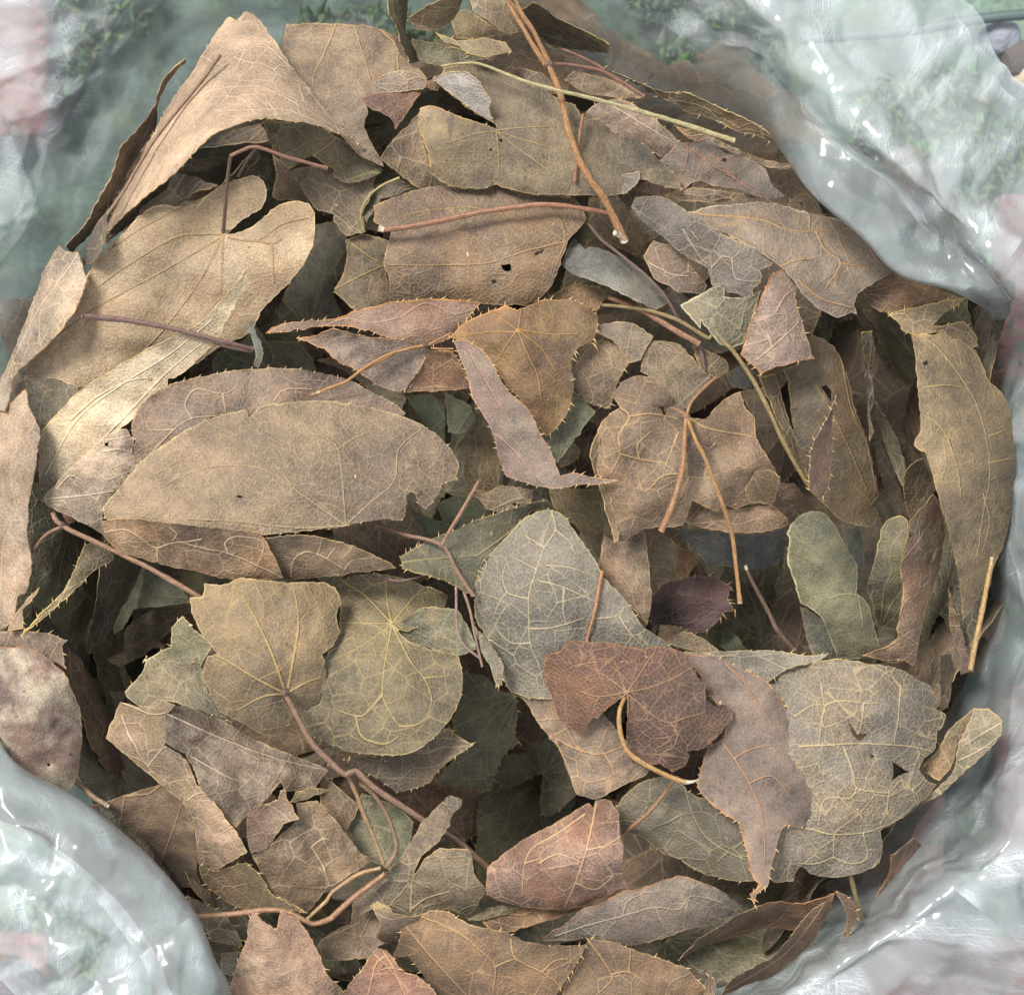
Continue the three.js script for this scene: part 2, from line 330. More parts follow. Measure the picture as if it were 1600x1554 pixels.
  const mesh = shade(new THREE.Mesh(geo, atlases[atlases.length - 1].mat));
  // spiny margin: fine bristles leaning to the tip
  let spines = null;
  if (o.spines >= .7) {
    const sp = [], ccw = areaOf(outline) > 0 ? 1 : -1; let next = rr(2, 6);
    for (let i = 0, d = 0; i < nb; i++) {
      const p = outline[i], q = outline[(i + 1) % nb], L = Math.hypot(q[0] - p[0], q[1] - p[1]); d += L;
      if (d < next) continue; d = 0; next = rr(6, 34) / o.spines;
      if (rnd() < .22) continue;
      const tx = (q[0] - p[0]) / (L || 1), ty = (q[1] - p[1]) / (L || 1), nx = ty * ccw, ny = -tx * ccw, lean = rr(.3, .9) * (o.lean ?? 1), l = rr(2.5, 10) * (o.spineLen ?? 1);
      const dx = nx + tx * lean, dy = ny + ty * lean, m = Math.hypot(dx, dy), c = top[i], hh = c.y / MM;
      const a = at(p[0] - dx / m, p[1] - dy / m, hh - .05), b = at(p[0] + dx / m * l, p[1] + dy / m * l, hh + rr(-.3, .6)), up = new THREE.Vector3(0, 1, 0);
      const side = b.clone().sub(a).cross(up).normalize().multiplyScalar(.9 * UNIT * MM), t = .00014;
      sp.push([a.clone().add(side), a.clone().sub(side), a.clone().setY(a.y + t), b, a.clone().setY(a.y - t)]);
    }
    if (sp.length) {
      const q = []; for (const [l, r, u, b, dn] of sp) for (const v of [l, u, b, u, r, b, r, dn, b, dn, l, b]) q.push(v.x, v.y, v.z);
      const sg = new THREE.BufferGeometry(); sg.setAttribute('position', new THREE.Float32BufferAttribute(q, 3)); sg.computeVertexNormals();
      spines = shade(new THREE.Mesh(sg, spineMat)); spines.name = 'spiny_margin';
    }
  }
  const origin = new THREE.Vector3(); for (const p of top) origin.add(p); origin.multiplyScalar(1 / n);
  origin.y = Math.min(...top.map(p => p.y));
  return { mesh, spines, origin, height };
}
const lastLeaf = { g: null };
function leaf(outline, h, col, label, opt = {}) {
  const P = s => typeof s === 'string' ? plan(s) : s, o = { ...opt, col };
  if (o.veins) o.veins = o.veins.map(P); if (o.holes) o.holes = o.holes.map(P);
  if (o.base) o.base = P(o.base)[0]; if (o.tip) o.tip = P(o.tip)[0];
  const hh = typeof h === 'string' ? plan(h) : h < -5 ? Math.max(-84, h * 4.4) : h;
  const b = bladeMesh(P(outline), hh, o), host = o.of;
  const g = host || new THREE.Group();
  if (!host) { g.name = numbered(o.name || 'dry_leaf'); g.position.copy(b.origin); tag(g, label, 'leaf', o.group); scene.add(g); }
  b.mesh.geometry.translate(-g.position.x, -g.position.y, -g.position.z);
  b.mesh.name = o.part || 'blade'; if (host && label) b.mesh.userData.label = label; g.add(b.mesh);
  if (b.spines) { b.spines.geometry.translate(-g.position.x, -g.position.y, -g.position.z); (host ? b.mesh : g).add(b.spines); }
  return g;
}
// ------------------------------------------------------------------ stalks
const stalkMats = new Map();
const barkTex = (() => { const w = 64, h = 256, d = new Uint8Array(w * h * 4); for (let y = 0; y < h; y++) for (let x = 0; x < w; x++) { const v = clamp(205 + 60 * noise(x * .35, y * .03, 3) + 40 * noise(x * .1, y * .09, 8) + rr(-10, 10), 0, 255), k = (y * w + x) * 4; d[k] = d[k + 1] = d[k + 2] = v; d[k + 3] = 255; } const t = new THREE.DataTexture(d, w, h); t.wrapS = t.wrapT = THREE.RepeatWrapping; t.magFilter = THREE.LinearFilter; t.colorSpace = THREE.SRGBColorSpace; t.needsUpdate = true; return t; })();
const stalkMat = c => { if (!stalkMats.has(c)) stalkMats.set(c, new THREE.MeshStandardMaterial({ color: mixHex(c, '#5c4f44', .3), map: barkTex, bumpMap: barkTex, bumpScale: .00012, roughness: .62 })); return stalkMats.get(c); };
function tubeGeo(str, r0, r1) {           // plan "x,y,h" points; radii in plan units
  const pts = curve(plan(str), 7), n = pts.length, seg = 9, pos = [], uv = [], idx = [];
  const C = pts.map((p, i) => at(p[0] + .8 * noise(i * .23, r0, 5), p[1] + .8 * noise(i * .23, r0, 15), p[2]));
  let L = 0;
  for (let i = 0; i < n; i++) {
    const T = C[Math.min(n - 1, i + 1)].clone().sub(C[Math.max(0, i - 1)]).normalize(), N = new THREE.Vector3(0, 1, 0).addScaledVector(T, -T.y); if (N.length() < .05) N.set(1, 0, 0).addScaledVector(T, -T.x); N.normalize();
    const Bn = T.clone().cross(N); if (i) L += C[i].distanceTo(C[i - 1]);
    const R = lerp(r0, r1, i / (n - 1)) * (1 + .22 * noise(i * .21, r0 * 3, 1) + .12 * noise(i * .9, r0 * 5, 2)) * UNIT * MM;
    for (let j = 0; j <= seg; j++) { const a = j / seg * 6.2832, q = R * (1 + .1 * Math.cos(3 * a + i * .05)), v = C[i].clone().addScaledVector(N, q * Math.cos(a)).addScaledVector(Bn, q * Math.sin(a)); pos.push(v.x, v.y, v.z); uv.push(j / seg, L * 60); }
  }
  for (let i = 0; i < n - 1; i++) for (let j = 0; j < seg; j++) { const a = i * (seg + 1) + j, b = a + seg + 1; idx.push(a, a + 1, b, b, a + 1, b + 1); }
  for (const [s, e] of [[0, 0], [(n - 1) * (seg + 1), 1]]) { const c = pos.length / 3, q = C[e ? n - 1 : 0]; pos.push(q.x, q.y, q.z); uv.push(.5, 0); for (let j = 0; j < seg; j++) e ? idx.push(c, s + j + 1, s + j) : idx.push(c, s + j, s + j + 1); }
  const g = new THREE.BufferGeometry(); g.setAttribute('position', new THREE.Float32BufferAttribute(pos, 3)); g.setAttribute('uv', new THREE.Float32BufferAttribute(uv, 2)); g.setIndex(idx); g.computeVertexNormals();
  return { g, ends: [C[0], C[n - 1]] };
}
function addTube(host, name, str, r0, r1, col) { const t = tubeGeo(str, r0, r1); t.g.translate(-host.position.x, -host.position.y, -host.position.z); const m = shade(new THREE.Mesh(t.g, stalkMat(col))); m.name = name; host.add(m); return m; }
function knob(host, name, str, r, col) { const p = plan(str)[0], g = new THREE.IcosahedronGeometry(r * UNIT * MM, 2), q = g.attributes.position; for (let i = 0; i < q.count; i++) { const s = 1 + .3 * noise(q.getX(i) * 3000, q.getY(i) * 3000, q.getZ(i) * 3000 + p[0]); q.setXYZ(i, q.getX(i) * s, q.getY(i) * s, q.getZ(i) * s); } g.computeVertexNormals(); g.translate(...at(...p).sub(host.position).toArray()); const m = shade(new THREE.Mesh(g, stalkMat(col))); m.name = name; host.add(m); return m; }
// a loose stalk: main shaft, side branches, node, pale snapped end
function stalk(label, shafts, opt = {}) {
  const g = new THREE.Group(); g.name = numbered('dry_stalk'); scene.add(g); tag(g, label, 'stalk', opt.group);
  const p0 = plan(shafts[0][0]); const q = p0[0]; g.position.copy(at(q[0], q[1], q[2]));
  shafts.forEach(([s, r0, r1, c], i) => addTube(g, i ? 'branch' : 'shaft', s, r0, r1, c));
  if (opt.node) knob(g, 'node', opt.node[0], opt.node[1], opt.node[2] || '#4a3526');
  if (opt.end) addTube(g, 'snapped_end', opt.end[0], opt.end[1], opt.end[2], '#d9cdb0');
  return g;
}

// ------------------------------------------------------------------ ground: red pavers with mossy joints
const GROUND = -132;                       // mm below the mouth of the bag
function clayTex(sd, r, g, b, speck) {
  const n = 256, d = new Uint8Array(n * n * 4);
  for (let y = 0; y < n; y++) for (let x = 0; x < n; x++) {
    const v = 1 + .28 * noise(x * .02, y * .02, sd) + .22 * noise(x * .09, y * .09, sd + 4) + .18 * noise(x * .4, y * .4, sd + 8) + rr(-.07, .07), k = (y * n + x) * 4, m = clamp((noise(x * .05, y * .05, sd + 20) - .18) * 4) * speck;
    d[k] = clamp(lerp(r * v, 92 * v, m), 0, 255); d[k + 1] = clamp(lerp(g * v, 100 * v, m), 0, 255); d[k + 2] = clamp(lerp(b * v, 74 * v, m), 0, 255); d[k + 3] = 255;
  }
  const t = new THREE.DataTexture(d, n, n); t.wrapS = t.wrapT = THREE.RepeatWrapping; t.magFilter = THREE.LinearFilter; t.colorSpace = THREE.SRGBColorSpace; t.needsUpdate = true; return t;
}
const ground = new THREE.Group(); ground.name = 'ground'; ground.position.y = GROUND * MM; ground.userData = { kind: 'structure', label: 'red clay pavers with mossy earth joints below the bag', category: 'ground' }; scene.add(ground);
{
  const soilTex = clayTex(5, 82, 97, 89, .5); soilTex.repeat.set(30, 30);
  const bed = shade(new THREE.Mesh(new THREE.PlaneGeometry(6, 6).rotateX(-Math.PI / 2), new THREE.MeshStandardMaterial({ map: soilTex, bumpMap: soilTex, bumpScale: .003, roughness: 1 })));
  bed.name = 'earth_bed'; ground.add(bed);
  const mats = [[11, 112, 74, 72], [17, 102, 68, 66], [29, 116, 84, 80]].map(([s, r, g, b]) => { const t = clayTex(s, r, g, b, .35); return new THREE.MeshStandardMaterial({ map: t, bumpMap: t, bumpScale: .0012, roughness: .85 }); });
  const geo = new RoundedBoxGeometry(.094, .02, .058, 1, .003);
  for (let r = -5; r <= 5; r++) for (let c = -3; c <= 3; c++) {
    const px = c * .108 + (r & 1 ? .054 : 0) + .03, pz = r * .074 + .012;
    if ((Math.abs(px) < .162 || Math.abs(pz) < .06 || rnd() < .25) && !(px > .07 && pz > .05)) continue;      // sunk or missing pavers, grown over
    const m = shade(new THREE.Mesh(geo, mats[Math.floor(rnd() * 3)])); m.name = 'paver';
    m.position.set(c * .108 + (r & 1 ? .054 : 0) + .03, .0085 + rr(-.0015, .0015), r * .074 + .012); m.rotation.set(rr(-.015, .015), rr(-.03, .03), rr(-.015, .015)); ground.add(m);
  }
}
{
  const blade = new THREE.ConeGeometry(.0014, .006, 4, 2).translate(0, .0025, 0), N = 16000;
  const moss = new THREE.InstancedMesh(blade, new THREE.MeshStandardMaterial({ color: '#ffffff', roughness: .9 }), N), M = new THREE.Matrix4(), Q = new THREE.Quaternion(), E = new THREE.Euler(), c = new THREE.Color();
  let k = 0;
  for (let tries = 0; k < N && tries < 400000; tries++) {
    const x = rr(-.26, .26), z = rr(-.26, .26), tuft = Math.max(...[[-.148, -.142, .03], [.128, -.105, .035], [.155, -.05, .03], [.16, .1, .03], [-.14, .14, .025]].map(([a, b, r]) => Math.exp(-((x - a) ** 2 + (z - b) ** 2) / (r * r)))), v = noise(x * 16, 3.3, z * 16) + .5 * noise(x * 45, 7.1, z * 45) + 1.2 * tuft;
    if (v < .3) continue;
    Q.setFromEuler(E.set(rr(-.7, .7), rr(0, 6), rr(-.7, .7))); const s = rr(.5, 1.3);
    M.compose(new THREE.Vector3(x, GROUND * MM + .008 + rr(0, .008), z), Q, new THREE.Vector3(s, s, s)); moss.setMatrixAt(k, M);
    c.setRGB(rr(.05, .1), rr(.09, .16), rr(.03, .06)); moss.setColorAt(k, c); k++;
  }
  moss.count = k; moss.name = 'moss'; shade(moss); tag(moss, 'low green moss growing between and over the pavers', 'moss', null, 'stuff'); scene.add(moss);
}
{ // small things on the paving beside the bag
  const p = (x, y, h) => at(x, y, h);
  const cable = new THREE.CatmullRomCurve3([p(1250, 62, -104), p(1420, 48, -104), p(1560, 26, -103), p(1640, 22, -104), p(1800, 30, -104)]);
  const cm = shade(new THREE.Mesh(new THREE.TubeGeometry(cable, 60, .0016, 12), new THREE.MeshStandardMaterial({ color: '#3a4847', roughness: .45 }))); cm.name = 'cable'; tag(cm, 'thin dark grey cable lying on the red pavers', 'cable'); scene.add(cm);
  for (const [x, y, r, c, lab] of [[1562, 58, .0062, '#6c7078', 'squarish pale grey pebble beside the dark cable'], [1592, 92, .006, '#4a4644', 'dark rounded pebble next to the pale grey pebble'], [1606, 112, .005, '#8b8272', 'small sandy pebble by the dark pebble on the paving'], [20, 1545, .009, '#5f5e62', 'grey rounded pebble beside the cuff of the bag']]) {
    const g = new THREE.DodecahedronGeometry(r, 2), q = g.attributes.position; for (let i = 0; i < q.count; i++) { const s = 1 + .22 * noise(q.getX(i) * 240, q.getY(i) * 240 + x, q.getZ(i) * 240); q.setXYZ(i, q.getX(i) * s, q.getY(i) * s * .7, q.getZ(i) * s); } g.computeVertexNormals();
    const m = shade(new THREE.Mesh(g, new THREE.MeshStandardMaterial({ color: c, roughness: .9 }))); m.name = numbered('pebble'); m.position.copy(p(x, y, GROUND + 22)); tag(m, lab, 'pebble'); scene.add(m);
  }
}

// ------------------------------------------------------------------ the bag: one thin film, up the inside, over the mouth and folded down
const RINGS = [ // per station, going clockwise: foot, inner wall, edge against the leaves, slope, crest, outer edge (x,y,height mm)
  '700,250,-120 780,60,-45 780,-40,-15 780,-90,0 780,-160,10 780,-260,-10',
  '900,330,-120 960,220,-50 1000,105,-26 1040,40,-12 1090,-60,5 1150,-200,0',
  '1000,400,-120 1150,280,-50 1165,170,-20 1192,100,4 1225,15,16 1380,-130,-10',
  '1080,450,-120 1330,230,-25 1262,296,17 1310,225,20 1345,165,30 1500,12,4',
  '1130,500,-120 1420,300,-25 1340,366,19 1392,292,22 1412,226,34 1545,84,4',
  '1160,540,-120 1480,370,-25 1405,430,19 1462,372,19 1508,330,32 1606,138,2',
  '1190,580,-120 1560,430,-25 1500,460,17 1545,424,22 1575,395,31 1700,220,-10',
  '1220,620,-120 1480,560,-45 1560,515,-10 1620,490,10 1680,470,20 1800,420,-10',
  '1230,680,-120 1440,660,-50 1545,650,-24 1600,650,-10 1680,640,10 1800,640,-10',
  '1230,800,-120 1440,850,-50 1545,860,-24 1600,860,-8 1690,870,10 1800,880,-10',
  '1210,900,-120 1430,1020,-50 1530,1050,-24 1590,1060,-8 1680,1080,8 1800,1100,-10',
  '1190,1000,-120 1380,1150,-50 1470,1200,-26 1550,1240,-10 1612,1285,14 1800,1400,-20',
  '1140,1080,-120 1310,1240,-48 1390,1320,-24 1450,1365,-8 1505,1400,17 1700,1560,-20',
  '1080,1130,-120 1240,1350,-45 1290,1420,-22 1345,1450,-6 1388,1485,17 1520,1690,-20',
  '1000,1160,-120 1140,1420,-45 1160,1500,-20 1185,1545,-4 1215,1570,15 1270,1760,-20',
  '800,1180,-120 800,1500,-45 800,1590,-20 800,1630,0 800,1670,10 800,1800,-20',
  '600,1170,-120 480,1540,-40 430,1600,-12 405,1640,5 370,1690,12 330,1800,-10',
  '540,1130,-120 260,1580,-25 347,1520,13 275,1565,20 180,1620,26 90,1690,12',
  '490,1080,-120 230,1490,-25 306,1425,15 235,1478,23 140,1545,27 50,1590,15',
  '460,1030,-120 160,1400,-25 236,1340,16 172,1398,24 88,1462,27 5,1512,16',
  '440,980,-120 60,1310,-25 130,1250,16 74,1318,25 0,1378,27 -70,1440,16',
  '420,930,-120 -50,1240,-25 6,1168,15 -40,1240,22 -100,1300,25 -220,1380,0',
  '400,850,-120 90,1000,-50 -20,1000,-25 -60,1000,-5 -120,1000,10 -220,1000,0',
  '400,760,-120 100,760,-50 -10,740,-25 -60,740,-8 -130,730,8 -260,720,0',
  '420,680,-120 130,620,-52 10,560,-30 -40,520,-18 -120,460,0 -260,380,10',
  '450,600,-120 220,470,-54 112,370,-32 40,310,-22 -60,220,-6 -220,90,10',
  '480,520,-120 300,330,-54 195,205,-34 120,140,-22 30,50,-6 -100,-120,10',
  '520,440,-120 390,200,-54 290,50,-34 220,-20,-22 150,-110,-4 50,-250,10',
  '580,350,-120 500,180,-50 445,25,-34 400,-50,-20 350,-140,-4 300,-280,10',
  '640,290,-120 640,150,-48 620,-5,-27 600,-60,-12 590,-140,5 570,-270,0',
].map(s => plan(s));
for (const r of RINGS) { // the wall below the leaves bellies out as the pile presses on it
  if (r[2][2] < 0) for (const c of [0, 1]) r[1][c] = lerp(r[1][c], r[2][c], .5);
  r[0] = [lerp(CX, r[1][0], .93), lerp(CY, r[1][1], .93), -124];
}
const bag = new THREE.Group(); bag.name = 'plastic_bag'; tag(bag, 'clear milky plastic bag holding the dry leaves, mouth folded outward', 'bag'); bag.position.set(0, GROUND * MM + .02, 0); scene.add(bag);
const cr = (a, b, c, d, t) => .5 * (2 * b + (c - a) * t + (2 * a - 5 * b + 4 * c - d) * t * t + (3 * b - a - 3 * c + d) * t * t * t);
function ringPoint(u, s) {                 // u in stations (wraps), s in rings 0..5
  const n = RINGS.length, i = Math.floor(u), t = u - i, j = Math.min(4, Math.floor(s)), q = s - j, out = [0, 0, 0];
  for (let c = 0; c < 3; c++) {
    const col = k => { const r = RINGS[((k % n) + n) % n]; return cr(r[Math.max(0, j - 1)][c], r[j][c], r[j + 1][c], r[Math.min(5, j + 2)][c], q); };
    out[c] = cr(col(i - 1), col(i), col(i + 1), col(i + 2), t);
  }
  return out;
}
function cellFold(x, y, f, sd) {           // crumple: flat facets meeting in sharp creases
  const u = x * f, v = y * f, iu = Math.floor(u), iv = Math.floor(v); let best = -9;
  for (let b = -2; b <= 2; b++) for (let a = -2; a <= 2; a++) {
    const h = (k) => { const s = Math.sin((iu + a) * 127.1 + (iv + b) * 311.7 + sd * 17.3 + k * 74.7) * 43758.5453; return s - Math.floor(s); };
    const dx = u - iu - a - h(1), dy = v - iv - b - h(2), ang = h(6) * 3.1416, cx = Math.cos(ang), sx = Math.sin(ang), p = (h(3) - .5) * .75 * dx + (h(4) - .5) * .75 * dy - .85 * Math.max(Math.abs(cx * dx + sx * dy), Math.abs(cx * dy - sx * dx)) + .35 * h(5);
    if (p > best) best = p;
  }
  return best;
}
function filmTex() {                       // milky scuffs and stretch lines in the polythene: share of clear film
  const W = 2048, H = 512, d = new Uint8Array(W * H * 4);
  for (let y = 0; y < H; y++) for (let x = 0; x < W; x++) {
    const wob = 18 * noise(x * .004, y * .006, 3.1), a = noise(x * .0039, y * .0078, 1.7), b = noise(x * .016, y * .016, 2.9);
    const line = (dx, dy, f, g, z) => { const p = x * dx + y * dy + wob, q = -x * dy + y * dx; return Math.pow(1 - Math.min(1, Math.abs(noise(p * f, q * g, z)) * 3.2), 3); };
    const scuff = Math.max(line(1, .3, .10, .003, 5) * .8, line(.5, .9, .14, .004, 9), line(.9, -.5, .2, .004, 14) * .7, line(.75, .6, .3, .006, 27) * .55);
    const v = 1 - clamp(.24 + .16 * a + .06 * b + .8 * scuff * clamp(.12 + 1.9 * noise(x * .006, y * .009, 30))), k = (y * W + x) * 4;
    d[k] = d[k + 1] = d[k + 2] = v * 255; d[k + 3] = 255;
  }
  const tex = q => { const t = new THREE.DataTexture(q, W, H); t.wrapS = t.wrapT = THREE.RepeatWrapping; t.magFilter = THREE.LinearFilter; t.needsUpdate = true; return t; };
  const e = d.map((v, i) => i % 4 === 3 ? 255 : clamp(255 - v * .5, 0, 255));
  return [tex(d), tex(e)];
}
{
  const [milk, dense] = filmTex();
  const film = new THREE.MeshPhysicalMaterial({ color: '#7c8484', roughness: .19, ior: 1.75, transmission: .5, transmissionMap: milk, thickness: 0, transparent: true, opacity: .97, alphaMap: dense, side: THREE.DoubleSide }), twice = film.clone(); twice.opacity = .93; twice.color.set('#9aa1a3'); // the cuff lies double
  const sheet = (s0, s1, rows, push, name, mat) => {
    const n = RINGS.length, cols = n * 26, pos = [], uv = [], idx = [];
    for (let r = 0; r <= rows; r++) for (let c = 0; c <= cols; c++) {
      const s = lerp(s0, s1, r / rows), u = c / cols * n % n, p = ringPoint(u, s), e = .01;
      const crest = sstep(1.8, 3.2, s), lip = Math.exp(-((s - 2) ** 2) * 8);
      const P = at(...p), Pu = at(...ringPoint(u + e, s)).sub(P), Ps = at(...ringPoint(u, Math.min(4.99, s) + e)).sub(s > 4.99 ? at(...ringPoint(u, 4.99)) : P), N = Pu.cross(Ps).normalize();
      const x = p[0], y = p[1];
      let d = crest * (12 * cellFold(x, y, .0068, 3) + 3 * cellFold(x, y, .019, 8) + .3 * cellFold(x, y, .045, 5) + 3) + (1 - crest) * .9 * noise(x * .01, y * .01, 6) + (1 - crest) * 1.6 * cellFold(x, y, .009, 12);
      d += .8 * noise(u * 2.4, s * .8, 3.3) * (1 - .7 * lip);
      P.addScaledVector(N, (d + push) * MM * (1 - .75 * lip));
      pos.push(P.x - bag.position.x, P.y - bag.position.y, P.z - bag.position.z); uv.push(c / cols * 5, s * .62);
    }
    for (let r = 0; r < rows; r++) for (let c = 0; c < cols; c++) { const a = r * (cols + 1) + c, b = a + cols + 1; idx.push(a, b, a + 1, a + 1, b, b + 1); }
    const g = new THREE.BufferGeometry(); g.setAttribute('position', new THREE.Float32BufferAttribute(pos, 3)); g.setAttribute('uv', new THREE.Float32BufferAttribute(uv, 2)); g.setIndex(idx); g.computeVertexNormals();
    const m = shade(new THREE.Mesh(g, mat)); m.name = name; bag.add(m);
  };
  sheet(0, 3.0, 90, 0, 'inner_wall', film);
  sheet(3.0, 5, 70, 0, 'folded_cuff', twice);
}

// ------------------------------------------------------------------ the leaves, from the rim of the bag inwards
let L;
// --- north-west: the arched leaf and the big cream leaf under it
L = leaf('A 1030,75 1062,92 1085,70 1102,50 1150,70 1200,140 1260,220 1310,300 1400,410 1480,510 1554,590 P 590,250 560,222 A 1500,588 1420,560 1330,545 1230,530 1150,535 1060,560 960,605 870,680 800,760 720,830 620,910 540,985 490,1040 470,1010 500,930 590,770 700,580 770,450 860,330 930,210 990,120',
  'A 1100,60,-4 1350,350,6 1560,600,9 1150,535,25 960,605,24 720,830,15 490,1040,-2 700,580,2 860,330,0 1100,320,10', '#d2b292', 'large tan leaf arching up like a hood over a dark hollow',
  { col2: '#b99c80', spots: .2, veins: ['A 1560,600 1400,500 1200,395 1080,385 900,410', 'A 1500,580 1300,492 1150,490 980,492', 'A 1310,300 1180,190 1100,225 1040,190', 'A 1100,225 1060,300 1010,330'], spines: .7, spineLen: .7, noauto: 1, vw: 1.2 });
stalk('thin brown stalk lying along the hooded tan leaf', [['A 990,245,10 900,370,9 700,620,9 560,850,5 480,965,3', 3, 2.4, '#8a6a50']]);
L = leaf('A 830,265 740,350 690,480 620,580 545,660 500,790 440,900 380,1010 290,1110 320,1135 400,1060 470,960 560,800 650,650 705,560 710,470 760,360 838,278', 'A 830,265,-4 620,580,0 440,900,-2 560,800,-8 700,560,-6', '#9a7d62', 'narrow curled tan leaf edge standing behind the hooded leaf', { rim: '#c8a878', edge: 1.6 });
L = leaf('A 470,870 560,760 660,640 700,570 760,530 720,600 600,790 500,960', 'A 470,870,-6 760,530,-2 600,790,-12', '#7d634e', 'dark brown leaf strip between the hooded leaf and its neighbour edge', { rim: '#b8996c', edge: 1.5 });
L = leaf('P 92,382 101,393 122,393 129,417 133,432 142,420 128,459 115,487 90,521 70,542 42,566 21,590 16,615 7,642 -12,640 -2,600 15,560 40,500 55,460 70,420', 'P 92,382,0 130,430,5 90,521,6 40,560,4 5,620,0 15,560,-2 55,460,-2', '#cfbaa2', 'pale leaf curling upright against the film beside the cream leaf', { veins: ['P 142,330 110,410 60,480 20,560 0,620'], col2: '#a98f72', rim: '#b88a5c' });
L = leaf('A 380,1140 430,1010 470,960 480,1010 450,1130 420,1180 375,1190', 'A 380,1140,0 470,960,4 450,1130,7', '#6d5744', 'small crumpled brown scrap where the stalk meets the cream leaf', {});
L = leaf('A 460,1075 560,965 680,862 772,792 745,850 640,930 600,990 480,1095', 'A 460,1075,-4 772,792,0 600,990,-10', '#7d6850', 'brown leaf edge with yellow rim below the hooded leaf', { rim: '#c0a060', edge: 2 });
L = leaf('A 680,960 770,830 880,715 970,610 940,730 890,890 800,935', -16, '#836d55', 'brown upright leaf inside the hollow of the hooded leaf', {});
L = leaf('P 354,366 378,344 403,328 415,312 415,292 405,276 389,274 361,283 340,294 318,309 308,322 300,330 304,318 278,323 250,320 222,333 195,361 167,389 149,407 135,440 115,487 87,521 60,550 38,583 60,592 83,590 100,596 125,604 200,582 300,570 345,540 390,520 410,483 452,441 480,403 491,365 491,333 480,316 455,314 431,323 410,342 382,360',
  'P 354,366,2 405,276,8 300,325,6 195,361,3 115,487,1 38,583,-3 125,604,-2 300,500,2 390,520,-1 452,441,5 491,350,9 250,420,4', '#dcc19c', 'large cream heart-shaped leaf with a deep notch and bent upright stalk',
  { col2: '#bd9f7a', mottle: .45, veins: ['P 348,368 250,425 150,480 70,540', 'P 348,368 310,440 250,520 200,570', 'P 348,370 345,460', 'P 344,366 320,365 270,372 190,420 150,450', 'P 355,370 400,375 440,350 480,340', 'P 400,375 425,380 440,372', 'P 425,380 428,440', 'P 300,318 230,350 170,390'], vein: '#a58458', vw: 1.3, net: .35, noauto: 1, spots: .25 });
addTube(L, 'petiole', 'P 348,366,4 351,330,14 355,280,24 360,243,30', 3, 2.6, '#6a5040'); addTube(L, 'petiole', 'P 360,243,30 378,235,31 400,229,31 450,246,29 511,262,25', 2.6, 3, '#8a5a42'); addTube(L, 'petiole', 'P 372,275,14 385,252,24 400,231,31', 2, 2, '#5a4436');
L = leaf('P 390,413 384,435 374,462 352,505 335,535 325,545 300,570 275,590 262,592 262,602 250,610 240,625 222,640 200,660 165,690 140,715 110,750 80,772 62,765 60,720 62,680 85,650 125,610 180,575 250,535 310,505 345,470 370,440',
  'P 390,413,16 370,445,9 352,500,7 300,570,5 222,640,4 140,715,1 70,760,-2 62,680,-1 125,610,2 250,535,5 200,620,4', '#e0caa8', 'pale straw leaf lying over the cream heart-shaped leaf, one edge turned up',
  { col2: '#cdb490', spots: .15, veins: ['P 72,770 180,665 262,580 330,525', 'P 70,740 120,655 190,600 262,555 330,500', 'P 110,655 150,620 200,595 235,590'], vein: '#d9c8a4', net: .4, noauto: 1 });
L = leaf('D 470,530 500,505 520,500 545,490 570,490 585,515 605,530 590,600 640,640 720,620 560,760 470,830 460,900 490,1000 440,950 330,890 240,850 180,810 230,760 290,690 360,620 420,570', 'D 470,530,6 600,560,5 560,760,4 490,1000,2 240,850,0 330,650,4', '#c4aa90', 'pinkish tan leaf tucked under the broad tan leaf beside the red scrap', { veins: ['D 190,805 350,790 510,770', 'D 460,590 530,580 600,600', 'D 250,760 310,700 360,720'], spines: .6, holes: ['D 470,545 488,550 485,570 470,565'] });
L = leaf('D 150,670 320,640 330,900 375,1000 345,1090 260,1080 190,950 145,850', -9, '#9c6851', 'rust red scrap under the pinkish tan leaf', { blend: .4 });
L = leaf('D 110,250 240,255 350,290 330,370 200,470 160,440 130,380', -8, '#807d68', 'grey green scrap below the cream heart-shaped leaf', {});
L = leaf('P 150,440 200,350 260,270 330,215 420,190 440,260 400,300 330,330 240,350 190,420', -14, '#7e654b', 'brown filler leaf added to keep the hollow dark behind the heart-shaped cream leaf', {});  // filler leaf added over the film wall so the hollow stays dark
L = leaf('P 230,330 300,240 380,200 470,230 500,330 430,370 330,380', -18, '#746249', 'brown filler leaf added to keep the back of the hollow under the hooded leaf dark', {});  // second added filler, darkens the back of the hollow
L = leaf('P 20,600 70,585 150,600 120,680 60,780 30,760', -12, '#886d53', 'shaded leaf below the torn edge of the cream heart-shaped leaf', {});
L = leaf('P 20,850 120,830 200,900 180,1000 100,1060 20,1000', -14, '#826d56', 'shaded leaf beneath the jointed brown stalk', {});
